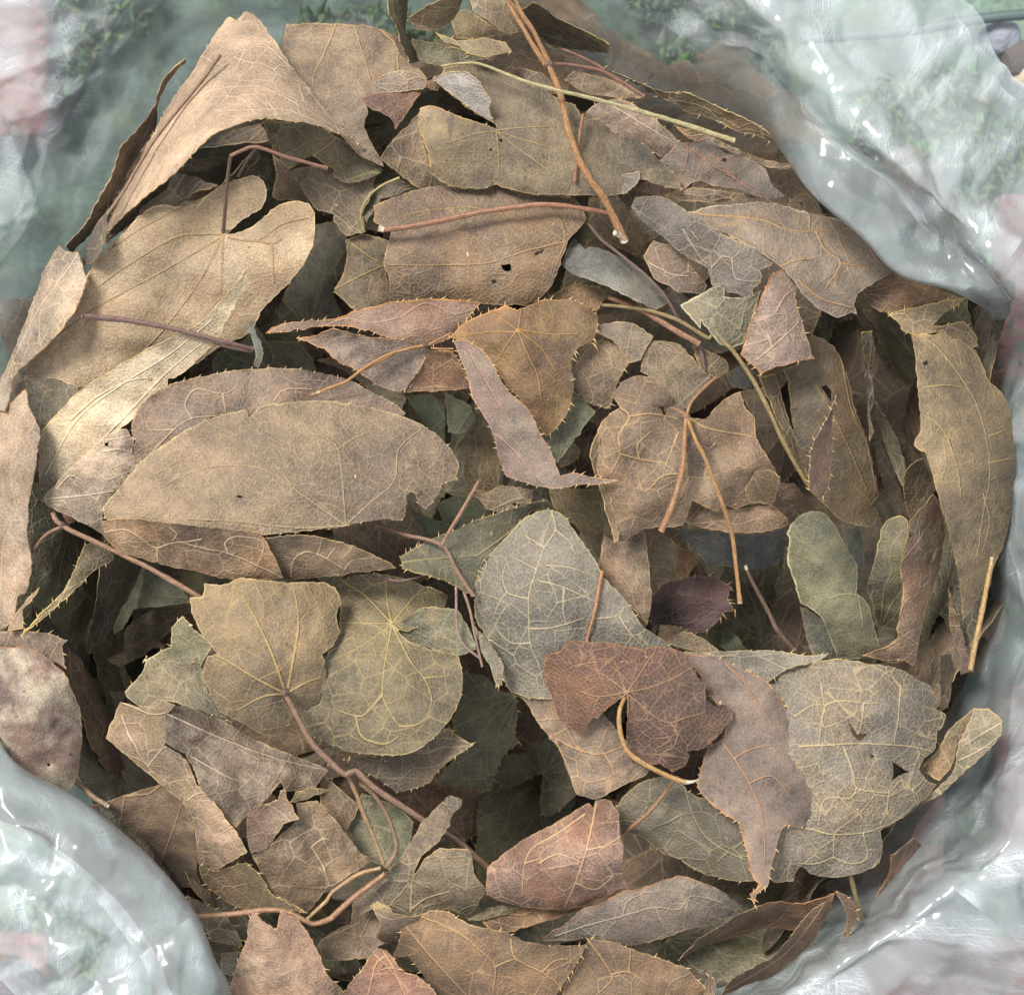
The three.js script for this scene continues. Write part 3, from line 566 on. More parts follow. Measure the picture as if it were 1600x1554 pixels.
// --- west: the broad tan leaf and its folded edge
L = leaf('J 0,545 60,480 170,350 300,250 420,180 520,140 600,122 640,112 655,150 700,100 800,85 980,72 1140,95 1330,140 1440,190 1540,270 1595,370 1575,430 1520,440 1500,490 1470,530 1440,560 1415,540 1400,500 1380,480 1355,490 1355,560 1340,610 1250,605 1120,620 1085,632 1000,645 860,660 720,672 600,668 400,655 200,630 8,602',
  'J 0,545,9 300,250,7 640,112,6 980,72,5 1330,140,5 1590,370,5 1440,560,8 1085,632,10 600,640,12 200,620,11 700,380,12', '#9c8367', 'broad smooth tan leaf, rounded along one side, with a small slit hole',
  { col2: '#8f7a60', veins: ['J 1085,632 900,500 730,385 560,360 400,390 260,460', 'J 1085,632 1075,500 1050,290 1000,255 940,230', 'J 1050,290 1120,240 1180,215', 'J 1085,632 1180,540 1300,430 1322,290 1420,200', 'J 1085,632 860,640 600,612 380,602'], vein: '#b39b76', vw: 1.1, net: .25, fine: 1.1, holes: ['J 592,503 610,496 630,503 612,511'], spines: .8, spineLen: .55, noauto: 1, rim: '#bfa678' });
const broad = L;
leaf('J 0,612 110,600 300,622 550,650 700,660 722,690 770,780 806,866 700,872 535,866 437,838 330,820 237,797 138,767 69,747 20,690', 'J 0,612,12 300,622,15 700,660,15 806,866,7 437,838,6 69,747,6 300,720,12', '#a27c58', 'orange tan folded edge of the broad leaf', { of: broad, part: 'folded_edge', col2: '#a98a6c', veins: ['J 10,660 100,650 170,690 240,730 330,705 440,730 560,755 690,810 800,862', 'J 240,730 245,790', 'J 440,690 330,705', 'J 560,755 545,710 590,680 680,690 720,720 690,810', 'J 300,640 330,670 310,700'], vein: '#d6bd92', net: .7, noauto: 1, spines: .6, spineLen: .5 });
leaf('J 715,690 850,676 930,678 1050,705 1150,735 1275,795 1310,822 1150,840 1000,860 806,874 760,770', 'J 715,690,12 930,678,13 1275,795,8 1000,860,5 806,874,5', '#93795e', 'brown folded lobe of the broad leaf', { of: broad, part: 'folded_lobe', veins: ['J 840,870 850,790 900,750 960,760 1000,780 1080,830', 'J 960,760 980,690', 'J 1080,830 1110,790 1180,780', 'J 1000,780 1040,730'], vein: '#cbb48a', net: .6, noauto: 1, spines: .6, spineLen: .5 });
L = leaf('P 215,640 228,625 262,602 330,585 380,577 448,575 487,580 540,592 580,612 615,630 634,646 610,660 400,720 250,750 190,718 212,690 205,672 208,655', 'P 228,625,4 448,575,3 634,646,3 400,700,4 210,700,4', '#98836f', 'mauve tan leaf peeping out behind the rounded side of the broad tan leaf', { veins: ['D 640,640 780,490 860,440 970,430', 'D 780,490 670,490 660,450', 'D 860,440 830,380 880,310 1000,330 1060,300', 'D 1000,330 1015,420', 'D 1230,360 1280,310 1400,310'], vein: '#b9a386', spines: .8, spineLen: .7, noauto: 1, net: .5 });
// --- west edge
L = leaf('D -40,420 50,370 100,320 115,310 130,390 160,450 180,510 165,570 170,590 150,700 130,800 125,900 120,940 140,1100 130,1170 110,1230 80,1240 70,1290 60,1340 20,1390 -40,1400', 'D -40,420,0 115,310,3 170,560,6 130,900,6 110,1230,4 -40,1400,-2 -40,900,-1', '#c6a585', 'long upright tan leaf standing against the bag wall', { col2: '#c9b094', spots: .2, net: .3, rim: '#a9855c' });
L = leaf('D 50,1350 120,1250 182,1200 140,1262 100,1300 105,1385 30,1402', 3, '#a08463', 'small torn tan point below the long upright leaf', { spines: .8 });
L = leaf('D 380,1010 420,1000 520,1030 505,1080 420,1130 340,1210 250,1290 130,1390 90,1425 120,1385 200,1300 290,1210 330,1120', 'D 380,1010,0 510,1050,-3 340,1200,1 100,1420,4', '#8e7c58', 'thin twisted straw leaf reaching out under the jointed brown stalk', { rim: '#c8ad6c', edge: 1.8, spines: .9 });
stalk('jointed brown stalk with a short side twig passing under the folded tan leaf edge', [['D 235,865,7 280,925,7 500,1030,5 700,1130,4 905,1250,2', 3.6, 4.4, '#9c7458'], ['D 275,930,7 200,970,5 140,1050,0', 3, 2.6, '#8a634a']], { node: ['D 278,922,7', 5.5] });
L = leaf('D 180,1200 250,1080 500,1110 530,1200 510,1400 480,1560 300,1580 200,1450', -15, '#7c7568', 'dull grey leaf deep below the twisted straw leaf', { mottle: 1.4 });
L = leaf('D 590,1100 700,1120 790,1170 855,1270 600,1300 550,1390 508,1412 510,1350 540,1200', -9, '#77775c', 'grey green leaf under the end of the jointed brown stalk', {});
L = leaf('D 852,1280 700,1300 600,1350 560,1400 560,1480 475,1530 540,1560 640,1510 760,1400', -12, '#897152', 'brown leaf below the grey green one, beside the olive lobed leaf', { rim: '#a68f58' });
L = leaf('D -60,1470 60,1470 140,1475 200,1510 250,1550 P 100,1050 112,1078 G 360,280 366,420 342,580 300,645 200,640 100,600 -60,520', 'D -60,1470,4 140,1475,6 G 360,300,6 300,640,3 100,500,10 -60,520,6 150,200,11', '#95796a', 'mottled leathery brown leaf with a big bleached patch', { col2: '#c2b198', blend: 1.15, mottle: 1.3, spots: 1, net: .1, fine: .4, noauto: 1, rim: '#a5724e', holes: ['G 212,512 226,514 224,528 213,526'] });
L = leaf('D -60,1400 100,1400 220,1410 302,1440 280,1462 290,1545 G 300,95 250,60 150,40 -60,0', 2, '#8f7860', 'tan leaf lying behind the mottled leathery leaf', { spines: .7 });
stalk('short pale brown stalk piece sticking out beside the mottled leathery leaf', [['G 330,590,-6 370,620,-4 420,665,-3 485,705,-2', 4.6, 4, '#a08068']], { end: ['G 470,697,-2 488,707,-2', 4.1, 3.6] });
// --- south-west
L = leaf('G 350,120 440,130 460,180 500,190 580,190 500,290 440,320 400,320 375,380 700,610 560,650 480,690 400,650 370,560 350,300', -10, '#877552', 'olive brown leaf in shadow between the mottled leaf and the crumpled leaf', { rim: '#9c8a58' });
L = leaf('G 380,712 470,690 560,655 720,610 820,690 860,780 880,870 885,1000 900,1070 780,1060 620,940 500,840', 'G 380,712,-6 720,610,-3 860,780,-2 885,1000,-12 620,940,-16', '#8b7058', 'plain brown leaf sloping down under the crumpled leaf', { veins: ['G 560,655 545,740 530,840', 'G 815,690 770,830 720,960', 'G 720,610 660,650 560,655'], vein: '#a98a62', noauto: 1, net: .4 });
L = leaf('G 475,400 500,330 540,240 590,250 640,260 720,220 790,250 745,300 755,400 735,430 790,460 850,520 880,610 930,640 1000,740 1060,820 1112,910 1030,960 960,1000 890,960 880,850 850,740 810,680 700,590 580,490', 'G 475,400,5 540,240,7 790,250,8 750,420,11 880,600,10 1112,910,9 890,960,2 810,680,5', '#b1946c', 'large crumpled leaf with torn cream strip, folded brown middle and curled flaps', { col2: '#a88a72', wrinkle: 1.9, veins: ['G 540,300 620,470 660,530', 'G 660,530 720,450', 'G 840,680 880,650 940,650', 'G 540,240 660,290 740,290'], noauto: 1, spines: .5, rim: '#c9ad78' });
const crumple = L;
leaf('G 745,262 880,262 1000,320 1130,400 1300,470 1475,540 1420,620 1280,642 1262,590 1190,680 1112,742 1060,805 980,720 900,620 870,540 830,470 745,425', 'G 745,262,8 1000,320,5 1475,540,5 1280,640,7 1060,805,7 830,470,11 1100,560,9', '#86705a', 'brown folded middle', { of: crumple, part: 'folded_middle', wrinkle: 2.2, col2: '#a08c78', veins: ['G 755,290 1000,400 1250,490 1470,540', 'G 860,480 1000,560 1100,600'], noauto: 1, fold: (x, y) => 1.2 * Math.sin((x * .42 + y * -.9) * .11) });
leaf('G 1110,742 1190,700 1250,682 1260,640 1282,630 1292,672 1342,760 1280,790 1200,890 1130,922 1112,860', 'G 1110,742,12 1282,630,16 1342,760,13 1130,922,8', '#94705c', 'reddish curled flap', { of: crumple, part: 'curled_flap', wrinkle: 1.8, noauto: 1 });
leaf('G 1300,690 1330,640 1400,625 1495,632 1400,665 1330,690', 'G 1300,690,9 1495,632,11 1400,625,13', '#a08a64', 'small dry point', { of: crumple, part: 'curled_point', noauto: 1 });
leaf('G 1130,925 1200,890 1342,762 1332,692 1420,680 1500,760 1554,830 H 60,830 130,920 192,940 100,1000 0,1065 G 1480,1065 1382,1185 1332,1172 1230,1100 1170,1000', 'G 1130,925,6 1342,762,8 1420,680,8 H 190,940,3 0,1065,2 G 1382,1185,0 1230,1100,1 1400,900,8', '#a08260', 'tan lobe', { of: crumple, part: 'lobe', wrinkle: 2, veins: ['G 1400,890 1450,970 1480,1060', 'G 1400,890 1450,850 1480,860'], noauto: 1 });
leaf('G 890,962 960,1002 1100,960 1170,1020 1222,1100 1382,1185 1280,1172 1100,1172 980,1110 910,1040', 'G 890,962,2 1100,960,4 1222,1100,2 1100,1172,-6 950,1060,-4', '#8d7b58', 'folded under edge', { of: crumple, part: 'folded_edge', spines: 1.2, wrinkle: .9, noauto: 1 });
L = leaf('D 640,1540 700,1500 770,1470 770,1380 820,1330 890,1410 960,1450 900,1560 G 910,100 930,180 980,280 1050,330 870,265 760,235 720,225 640,262 580,230 560,190 640,100 660,30', 'D 770,1380,5 960,1450,6 G 1050,330,4 640,262,2 660,30,1', '#827b5a', 'ragged olive leaf behind the lobed olive brown leaf', { wrinkle: 1.3, spines: .7, col2: '#8f7c5c', rim: '#c2b284' });
L = leaf('D 852,1250 910,1240 920,1180 1000,1190 1080,1160 1190,1170 1300,1180 1370,1175 1480,1185 1520,1220 1530,1280 1510,1330 1530,1400 1490,1470 1450,1500 1460,1554 G 1467,110 1440,200 1420,300 1370,270 1310,240 1292,200 1270,212 1300,290 1302,342 1240,392 1190,390 1120,350 1040,310 980,280 940,190 910,120 930,30 D 980,1500 920,1430 870,1340',
  'P 300,940,9 370,905,9 500,912,7 530,960,8 500,1040,9 490,1110,7 430,1150,8 330,1080,9 410,1020,15 447,1083,12', '#9e8662', 'olive brown lobed leaf with strong ribs meeting at a dark stalk node', { col2: '#a08a66', veins: ['P 446,1083 420,1010 390,950 366,914', 'P 448,1080 458,1030 466,970 457,910', 'P 445,1083 400,1060 350,1030 320,1020', 'P 448,1083 480,1065 505,1058', 'P 445,1084 410,1088 370,1110'], vein: '#b79660', vw: 2.1, wrinkle: 1.2, noauto: 1, rim: '#b8a070' });
stalk('long brown stalk running down from the dark node of the lobed leaf', [['G 1280,200,14 1340,310,13 1400,420,12 1470,490,11 1554,565,10 H 100,545,9 200,630,7 400,762,2 560,862,0 700,985,-5', 4.4, 5.2, '#86644e'], ['H -20,520,10 60,560,7 100,640,6 140,740,6 190,860,6 225,965,7', 3.6, 3.4, '#94724c'], ['H 120,600,6 200,672,5 262,790,5 285,900,6 235,985,7', 3.8, 3.8, '#7d5e42'], ['H 215,985,7 110,1015,7 0,1090,6 G 1470,1130,6 1380,1212,6', 3.4, 2.8, '#b08a58'], ['H 235,1008,7 110,1105,6 0,1200,5 G 1500,1205,5 1420,1235,4 1370,1222,4 1300,1182,3 1200,1172,3 1050,1190,2 870,1202,0', 4.4, 4.2, '#a07450']], { node: ['G 1282,196,14', 7] });
L = leaf('P 530,905 590,895 665,915 700,930 690,960 640,985 625,985 616,980 640,1003 668,1012 715,1022 722,1048 722,1077 711,1111 687,1143 659,1167 631,1179 590,1179 548,1174 510,1160 480,1145 465,1130 480,1110 500,1100 500,1060 515,1010 530,985', 'P 530,905,-8 700,930,-8 616,980,0 722,1050,5 640,1175,6 480,1140,5 600,1090,8', '#857756', 'round greenish leaf with veins fanning from a dark centre', { veins: ['P 612,975 600,1040 597,1085 610,1115 624,1134', 'P 612,975 560,1010 520,1030', 'P 612,975 640,1030 662,1058 674,1090 668,1120', 'P 612,973 560,972 520,972', 'P 612,973 570,930 530,905', 'P 612,973 605,940 602,905', 'P 612,973 640,940 665,915', 'P 614,976 660,1010 712,1022', 'P 597,1085 570,1115 555,1118 530,1110', 'P 555,1118 565,1150 600,1162 622,1150', 'P 624,1134 650,1132 668,1120', 'P 662,1058 700,1055'], vein: '#b39c66', vw: 1.4, net: .7, noauto: 1, rim: '#b5a06a', spines: .7, spineLen: .5 });
L = leaf('E 420,1290 560,1300 620,1400 645,1480 560,1505 430,1472 330,1440 280,1395 340,1330', 0, '#7f8264', 'smooth grey green lobe above the round greenish leaf', { net: .5 });
L = leaf('E 630,1370 710,1450 760,1540 H 772,80 760,160 735,172 715,100 675,20', 'E 630,1370,2 H 772,80,7 735,172,5', '#a89a7c', 'pale twisted leaf edge bordering the grey netted leaf', { spines: 1 });
L = leaf('H 590,100 700,130 740,180 822,200 832,290 820,380 835,420 770,480 732,560 720,632 690,642 600,622 440,612 520,520 600,430 540,350 570,200', -8, '#7a7757', 'dark olive spiny leaf in shadow beside the round greenish leaf', { spines: 1.3, rim: '#8f7c48' });
L = leaf('H 50,495 200,485 330,472 450,400 520,350 560,390 632,430 540,490 470,550 430,602 350,630 280,642 200,582 100,530', 'H 50,495,2 520,350,0 632,430,2 430,602,-4 280,642,-4', '#7f6b50', 'brown leaf with curled spiny tip under the round greenish leaf', { spines: 1, wrinkle: 1 });
L = leaf('H 820,210 930,340 965,420 955,620 900,680 800,765 540,812 600,700 740,640 760,500', -19, '#727952', 'deep green leaf at the bottom of the central gap', {});
L = leaf('H 955,420 1040,480 1080,620 1090,700 1000,820 930,830 940,640', -17, '#717864', 'blue grey leaf deep beside the green one in the central gap', {});
L = leaf('H 700,790 800,760 840,800 820,870 780,860 740,880 690,840', -24, '#767656', 'small olive scrap at the very bottom of the central gap', {});
L = leaf('H 130,650 200,672 300,720 362,780 350,850 310,930 260,995 140,930 90,870 68,800 100,720', -4, '#6f7054', 'round green leaf behind the twin brown twigs', { rim: '#a39466' });
L = leaf('H -20,590 60,650 120,700 95,760 70,800 60,830 -60,770 G 1440,560', -1, '#77684c', 'grey brown leaf scrap between the crumpled leaf and the round green leaf', {});
L = leaf('H 580,672 520,658 460,720 400,780 360,850 310,930 260,995 150,1040 90,1120 110,1200 200,1160 260,1195 400,1190 520,1170 600,1205 650,1150 692,1080 640,1020 622,920 600,900 530,900 482,892 410,947 372,1012 366,1006 400,930 472,868 482,850 520,800 540,740 572,712', 'H 580,672,11 400,780,6 260,995,4 110,1200,0 600,1205,-2 692,1080,4 530,900,7 400,1050,6', '#9a8266', 'torn tan leaf with a crack and a raised strap-like arm', { veins: ['H 350,1180 355,1050 372,1010', 'H 350,1170 420,1120 520,1090', 'H 380,950 440,880'], noauto: 1, vein: '#bca67c', spines: .4 });
L = leaf('H -40,1300 80,1230 90,1130 200,1150 262,1250 285,1295 200,1335 190,1385 0,1400 -100,1390', -4, '#7d6448', 'dull brown leaf under the torn tan leaf', { veins: ['H -40,1300 60,1255 120,1230'] });
// --- south edge
L = leaf('P 300,1400 380,1380 420,1440 440,1560 360,1640 330,1560', -12, '#876e51', 'brown leaf in the gap between the bag cuff and the pinkish two-pointed leaf', { spines: .8 });
L = leaf('P 345,1490 385,1484 390,1510 360,1525 345,1520', -4, '#8d8672', 'small pale grey leaf scrap beside the cuff of the bag', {});
L = leaf('P 290,1400 345,1425 370,1455 380,1480 330,1470', -5, '#897357', 'bristly leaf corner half under the cuff of the bag', { spines: 1.4 });
L = leaf('P 240,1280 330,1300 400,1400 360,1440 280,1390', -16, '#846e4d', 'tan leaf below the plain brown sloping leaf', {});
L = leaf('P 1060,1470 1200,1480 1330,1400 1370,1440 1300,1560 1150,1620 1060,1600', -13, '#886c49', 'brown leaf beneath the slender folded leaves near the film', { spines: .8 });
L = leaf('P 1290,1380 1360,1330 1420,1300 1400,1380 1340,1470 1300,1500', -14, '#89694a', 'rusty leaf in the slit between the netted leaf and the rosy pressed leaf', {});
L = leaf('H 300,1260 350,1200 400,1192 430,1172 520,1182 580,1220 640,1242 720,1262 800,1282 860,1312 960,1332 1060,1332 1142,1330 1090,1430 1030,1512 990,1570 900,1640 500,1640 460,1540 400,1462 340,1382 268,1385 305,1290', 'H 300,1260,5 430,1172,7 800,1282,7 1142,1330,6 990,1570,3 500,1640,-2 340,1382,2 650,1400,8', '#9b7b58', 'warm brown leaf with a long spiny edge at the rim of the bag', { col2: '#8d6f52', veins: ['H 330,1250 420,1360 520,1470 640,1600', 'H 400,1200 560,1270 680,1370 730,1430 720,1540', 'H 800,1300 820,1390 940,1450 1030,1520', 'H 940,1450 1000,1400 1060,1390', 'H 730,1430 820,1390'], vein: '#b58f5e', spines: 1.2, noauto: 1, vw: 1.6 });
leaf('H 165,1150 200,1132 250,1160 272,1192 340,1205 405,1192 345,1255 285,1290 240,1330 200,1300 215,1225', 'H 165,1150,8 405,1192,9 270,1290,4 230,1230,9', '#8f7354', 'curled leaf base', { of: L, part: 'curled_base', noauto: 1, wrinkle: 1 });
L = leaf('H 1150,1300 1250,1312 1330,1342 1450,1382 1554,1420 I 30,1430 80,1480 122,1522 140,1640 H 990,1640 1060,1490 1120,1390', 'H 1150,1300,3 1450,1382,3 I 120,1522,0 H 1000,1640,0', '#927354', 'dull brown leaf overlapped by the warm brown spiny leaf', { veins: ['H 1150,1310 1250,1460 1220,1520 1130,1600', 'H 1250,1460 1330,1450 1420,1510', 'H 1330,1450 1340,1350'], vein: '#b18c60', spines: 1, noauto: 1 });
L = leaf('H 60,1530 120,1450 160,1390 200,1345 242,1355 280,1400 310,1442 380,1472 420,1500 465,1554 470,1640 40,1640', 'H 200,1345,9 60,1530,6 420,1500,7 250,1640,5', '#9c7260', 'rosy brown leaf with a rounded toothed tip', { veins: ['H 220,1350 270,1430 300,1500 340,1600', 'H 290,1440 370,1460 400,1530', 'H 230,1380 190,1420 170,1500 150,1580', 'H 270,1430 220,1440'], vein: '#c9a478', spines: 1, spineLen: .7, noauto: 1, net: .9 });
L = leaf('G 1040,1500 1080,1380 1112,1290 1115,1230 1140,1172 1180,1220 1215,1240 1240,1262 1262,1180 1335,1212 1400,1300 1442,1390 1472,1462 1560,1555 1580,1640 1020,1640', 'G 1140,1172,10 1262,1180,10 1040,1500,4 1472,1462,5 1230,1400,9 1300,1640,4', '#b18a6e', 'pinkish leaf standing up with two torn points', { col2: '#c4a88c', blend: .9, noauto: 1, net: .3, rim: '#b98a66', spines: .8, wrinkle: 1 });
L = leaf('H 1150,690 1170,712 1182,680 1210,675 1250,682 1282,732 1292,830 1307,900 1300,980 1322,1060 1280,1082 1180,1132 1050,1168 900,1165 780,1142 688,1102 695,982 720,958 850,860 1000,780', 'H 1150,690,6 1250,682,7 1322,1060,8 1180,1132,4 900,1165,2 690,1100,5 1000,960,12 850,860,8', '#a2745a', 'rosy triangular leaf with a clear rib, one edge folded straight', { col2: '#ab8a78', veins: ['H 1182,690 1140,900 1090,1050 1040,1165', 'H 1130,740 1000,830 900,890 862,960 850,1110', 'H 1145,900 1230,880 1290,840', 'H 1090,1050 1180,1080 1260,1020', 'H 930,960 960,940 1020,920 1120,960', 'H 862,960 930,940'], vein: '#d2ac80', noauto: 1, vw: 1.5, spines: .4 });
L = leaf('H 600,1205 650,1170 740,1155 860,1160 780,1190 680,1215 610,1220', -3, '#8c7c54', 'thin olive leaf edge showing below the rosy triangular leaf', {});
L = leaf('H 660,1210 860,1165 1050,1170 1180,1140 1040,1200 900,1240 780,1275 700,1260', -5, '#8c6b47', 'dark brown leaf between the rosy triangular leaf and the spiny brown leaf', { rim: '#a37c4c' });
L = leaf('H 940,1312 990,1262 1040,1240 1130,1162 1200,1150 1290,1092 1400,1072 1480,1042 1554,1020 I 60,1030 140,1060 200,1090 250,1130 292,1156 230,1200 130,1240 40,1262 H 1450,1312 1330,1332 1230,1305 1150,1300 1080,1310', 'H 940,1312,2 1130,1162,4 1480,1042,5 I 292,1156,3 60,1250,1 H 1230,1300,3 1350,1180,8', '#8b7868', 'grey mauve pointed leaf with brown rims below the netted grey leaf', { rim: '#94693f', edge: 2, veins: ['H 1000,1290 1150,1240 1300,1200 1450,1160 1554,1170 I 60,1110 200,1140', 'H 1300,1200 1330,1130 1420,1090', 'H 1450,1160 1480,1230'], vein: '#a8937a', noauto: 1 });
L = leaf('I 0,1402 100,1300 200,1240 280,1190 420,1140 550,1146 640,1120 702,1100 690,1152 600,1222 540,1272 420,1252 300,1282 190,1312 100,1342', 'I 0,1402,0 280,1190,3 702,1100,4 540,1272,-8 190,1312,-8', '#80593a', 'chestnut brown folded leaf by the grey mauve pointed leaf', { net: .3, rim: '#a5774a' });
L = leaf('I 190,1560 240,1490 340,1430 430,1380 500,1300 560,1220 620,1160 682,1130 692,1160 640,1250 600,1322 510,1402 420,1472 330,1502 230,1545', 'I 190,1560,0 500,1300,3 682,1130,4 600,1322,-3 330,1502,-3', '#9b785c', 'slender pinkish brown leaf, folded along its rib', { veins: ['I 210,1540 400,1430 500,1350 580,1260 660,1150'], noauto: 1, net: .3, vein: '#caa878' });
L = leaf('I 0,1420 130,1450 220,1390 310,1320 440,1268 502,1290 400,1400 250,1470 150,1505 60,1500', -9, '#896e4c', 'brown leaf between the two slender folded leaves', { rim: '#9a8248', edge: 1.6 });
L = leaf('I 700,1090 760,1110 812,1180 790,1250 740,1320 660,1395 730,1300 760,1210 740,1150', 'I 700,1090,4 812,1180,5 740,1320,-2 660,1395,-8', '#85644a', 'small sickle shaped brown leaf with a toothed edge', { spines: 1.4 });
L = leaf('I 120,1520 140,1460 170,1500 160,1600 110,1640', 2, '#8a6c4c', 'tiny torn brown point beside the slender folded leaf', { spines: 1 });
L = leaf('I 240,1580 300,1510 420,1480 520,1400 480,1500 380,1600', -8, '#9b6a45', 'russet scrap beneath the slender pinkish leaf', {});
L = leaf('I 1060,850 960,930 940,1030 900,1090 870,1160 850,1230 780,1330 700,1450 760,1490 880,1400 1000,1260 1100,1020 1110,890', 'I 1060,850,-12 900,1090,-14 700,1450,-16 1100,1020,-24 880,1400,-26', '#9a7866', 'rosy leaf pressed flat against the film, torn along one side', { spines: .5 });
stalk('olive green stalk poking out below the netted leaf', [['I 770,1005,-2 785,1060,-3 805,1130,-4 862,1312,-8', 4.6, 2.2, '#7c7444']]);
// --- centre south: grey netted leaf, red brown leaf, large netted pair
L = leaf('E 880,880 920,860 990,850 1040,880 1080,940 1140,1020 1190,1092 1212,1150 1300,1240 1400,1380 1480,1430 1522,1470 1570,1500 1554,1620 1300,1700 900,1700 H 800,192 760,120 E 700,1445 640,1335 636,1232 650,1150 680,1080 740,1020 800,950 850,900', 'E 930,860,3 1190,1092,3 1540,1480,4 1300,1700,3 900,1700,2 640,1300,-1 680,1080,1 950,1250,9', '#938978', 'grey leaf with a bold pale net of veins, half under the red brown leaf', { col2: '#7f7a68', veins: ['E 985,860 1000,940 950,1020 915,1120 880,1230 880,1350 885,1450 925,1554 950,1640', 'E 950,1020 900,990 850,960', 'E 915,1120 860,1090 800,1060', 'E 880,1250 830,1240 780,1220 760,1150 780,1090', 'E 925,1170 1040,1200 1170,1260 1220,1290', 'E 1040,1200 1035,1300 1050,1370', 'E 885,1385 960,1385 1030,1370 1130,1340', 'E 780,1220 740,1280 720,1340', 'E 885,1450 800,1450 740,1400', 'E 1000,940 1060,990 1090,1050', 'E 960,1100 1060,1110 1180,1150', 'E 1180,1340 1270,1330 1310,1290', 'E 1290,1330 1330,1400 1400,1470'], vein: '#b7a583', vw: 1.5, net: 1, fine: 1, noauto: 1, spines: .9, spineLen: .7, rim: '#a99867' });
stalk('short orange brown stalk lying on the grey netted leaf', [['E 1212,1130,7 1195,1220,9 1180,1300,10 1143,1445,9', 3.2, 2.6, '#a8703f']]);
L = leaf('H 850,80 940,60 1200,280 1430,540 1400,570 1330,600 1250,642 1192,672 1130,665 1095,650 1060,560 1010,440 980,402 930,340 860,230 825,200 790,180 850,130', 'H 850,80,2 1200,300,4 1430,540,2 1192,672,2 930,340,-1', '#907a64', 'brown netted leaf with a pink knot, below the red brown leaf', { veins: ['H 900,0 940,110 985,280 992,390', 'H 1000,400 1100,450 1200,470 1300,440', 'H 1000,410 1060,540 1110,650', 'H 1220,470 1260,560 1150,600', 'H 1120,460 1080,420 1050,360', 'H 992,390 1060,350'], vein: '#bd9568', noauto: 1, net: 1, vw: 1.5 });
knob(L, 'knot', 'H 985,395,3.4', 5, '#b5856a');
L = leaf('K 60,220 180,180 240,110 320,100 420,120 560,120 700,150 840,160 930,150 1060,165 1140,200 1210,290 1240,370 1310,420 1312,560 1370,612 1460,600 1530,650 1520,720 1470,770 1400,860 1290,950 1172,962 1192,1000 1150,1082 1050,1132 960,1062 850,1082 740,1062 720,1000 692,850 702,700 700,570 690,520 672,545 620,572 490,690 480,720 430,700 370,780 330,832 250,780 160,700 120,600 70,450 40,330',
  'K 60,220,7 420,120,11 930,150,12 1240,370,11 1530,650,9 1290,950,10 1050,1132,8 740,1062,9 692,700,12 690,520,12 330,832,5 100,560,6 350,400,12 1000,700,14', '#6f4c34', 'glossy red brown ivy-like leaf with a curved yellow stalk', { col2: '#5f3f33', veins: ['K 695,505 760,420 830,310 930,160', 'K 695,505 900,460 1060,390 1210,305', 'K 700,515 800,600 940,710 1040,742 1170,700 1290,670', 'K 690,512 620,572 490,690', 'K 690,500 560,400 350,290 230,330', 'K 690,500 480,540 330,500', 'K 705,530 710,640 690,760', 'K 1040,742 1090,840 1060,930 990,970', 'K 695,500 640,380 600,260', 'K 350,290 460,265', 'K 480,540 430,640'], vein: '#a3805a', vw: 1.1, net: .7, fine: 1.3, noauto: 1, rim: '#8d6238', wrinkle: 1.2, spines: .5, lean: 2 });
addTube(L, 'petiole', 'K 690,530,13 645,640,16 640,760,17 655,860,17 700,960,17 780,1030,17 870,1085,17 1040,1170,16 1150,1208,16', 3.4, 4.2, '#b58648'); addTube(L, 'petiole_tip', 'K 1150,1208,16 1210,1205,16 1258,1188,16', 4, .8, '#d9cfb6');
L = leaf('I 10,20 80,25 160,30 220,60 300,90 400,150 460,220 490,290 530,380 545,470 580,550 605,600 600,680 595,780 560,800 490,790 460,820 440,900 420,970 402,1070 350,1102 342,1162 322,1100 368,1060 330,1012 310,920 270,780 150,700 80,620 100,540 130,440 200,400 230,300 150,220 90,110', 'I 10,20,6 220,60,7 490,290,6 605,600,7 590,780,6 402,1070,10 342,1162,12 310,920,8 120,650,6 350,400,11 380,750,12', '#978272', 'long mauve grey leaf with fringed rusty margin beside the red brown leaf', { col2: '#8b7868', veins: ['I 210,65 290,140 340,220 420,330', 'I 190,410 250,490 300,570 340,650 372,730 388,900 370,1070', 'I 320,600 420,570 500,660', 'I 250,490 320,450 420,430'], vein: '#a87c58', vw: 1.5, noauto: 1, net: .2, fine: .4, rim: '#b07c4c', edge: 2.4, spines: 1.5, spineLen: .9 });
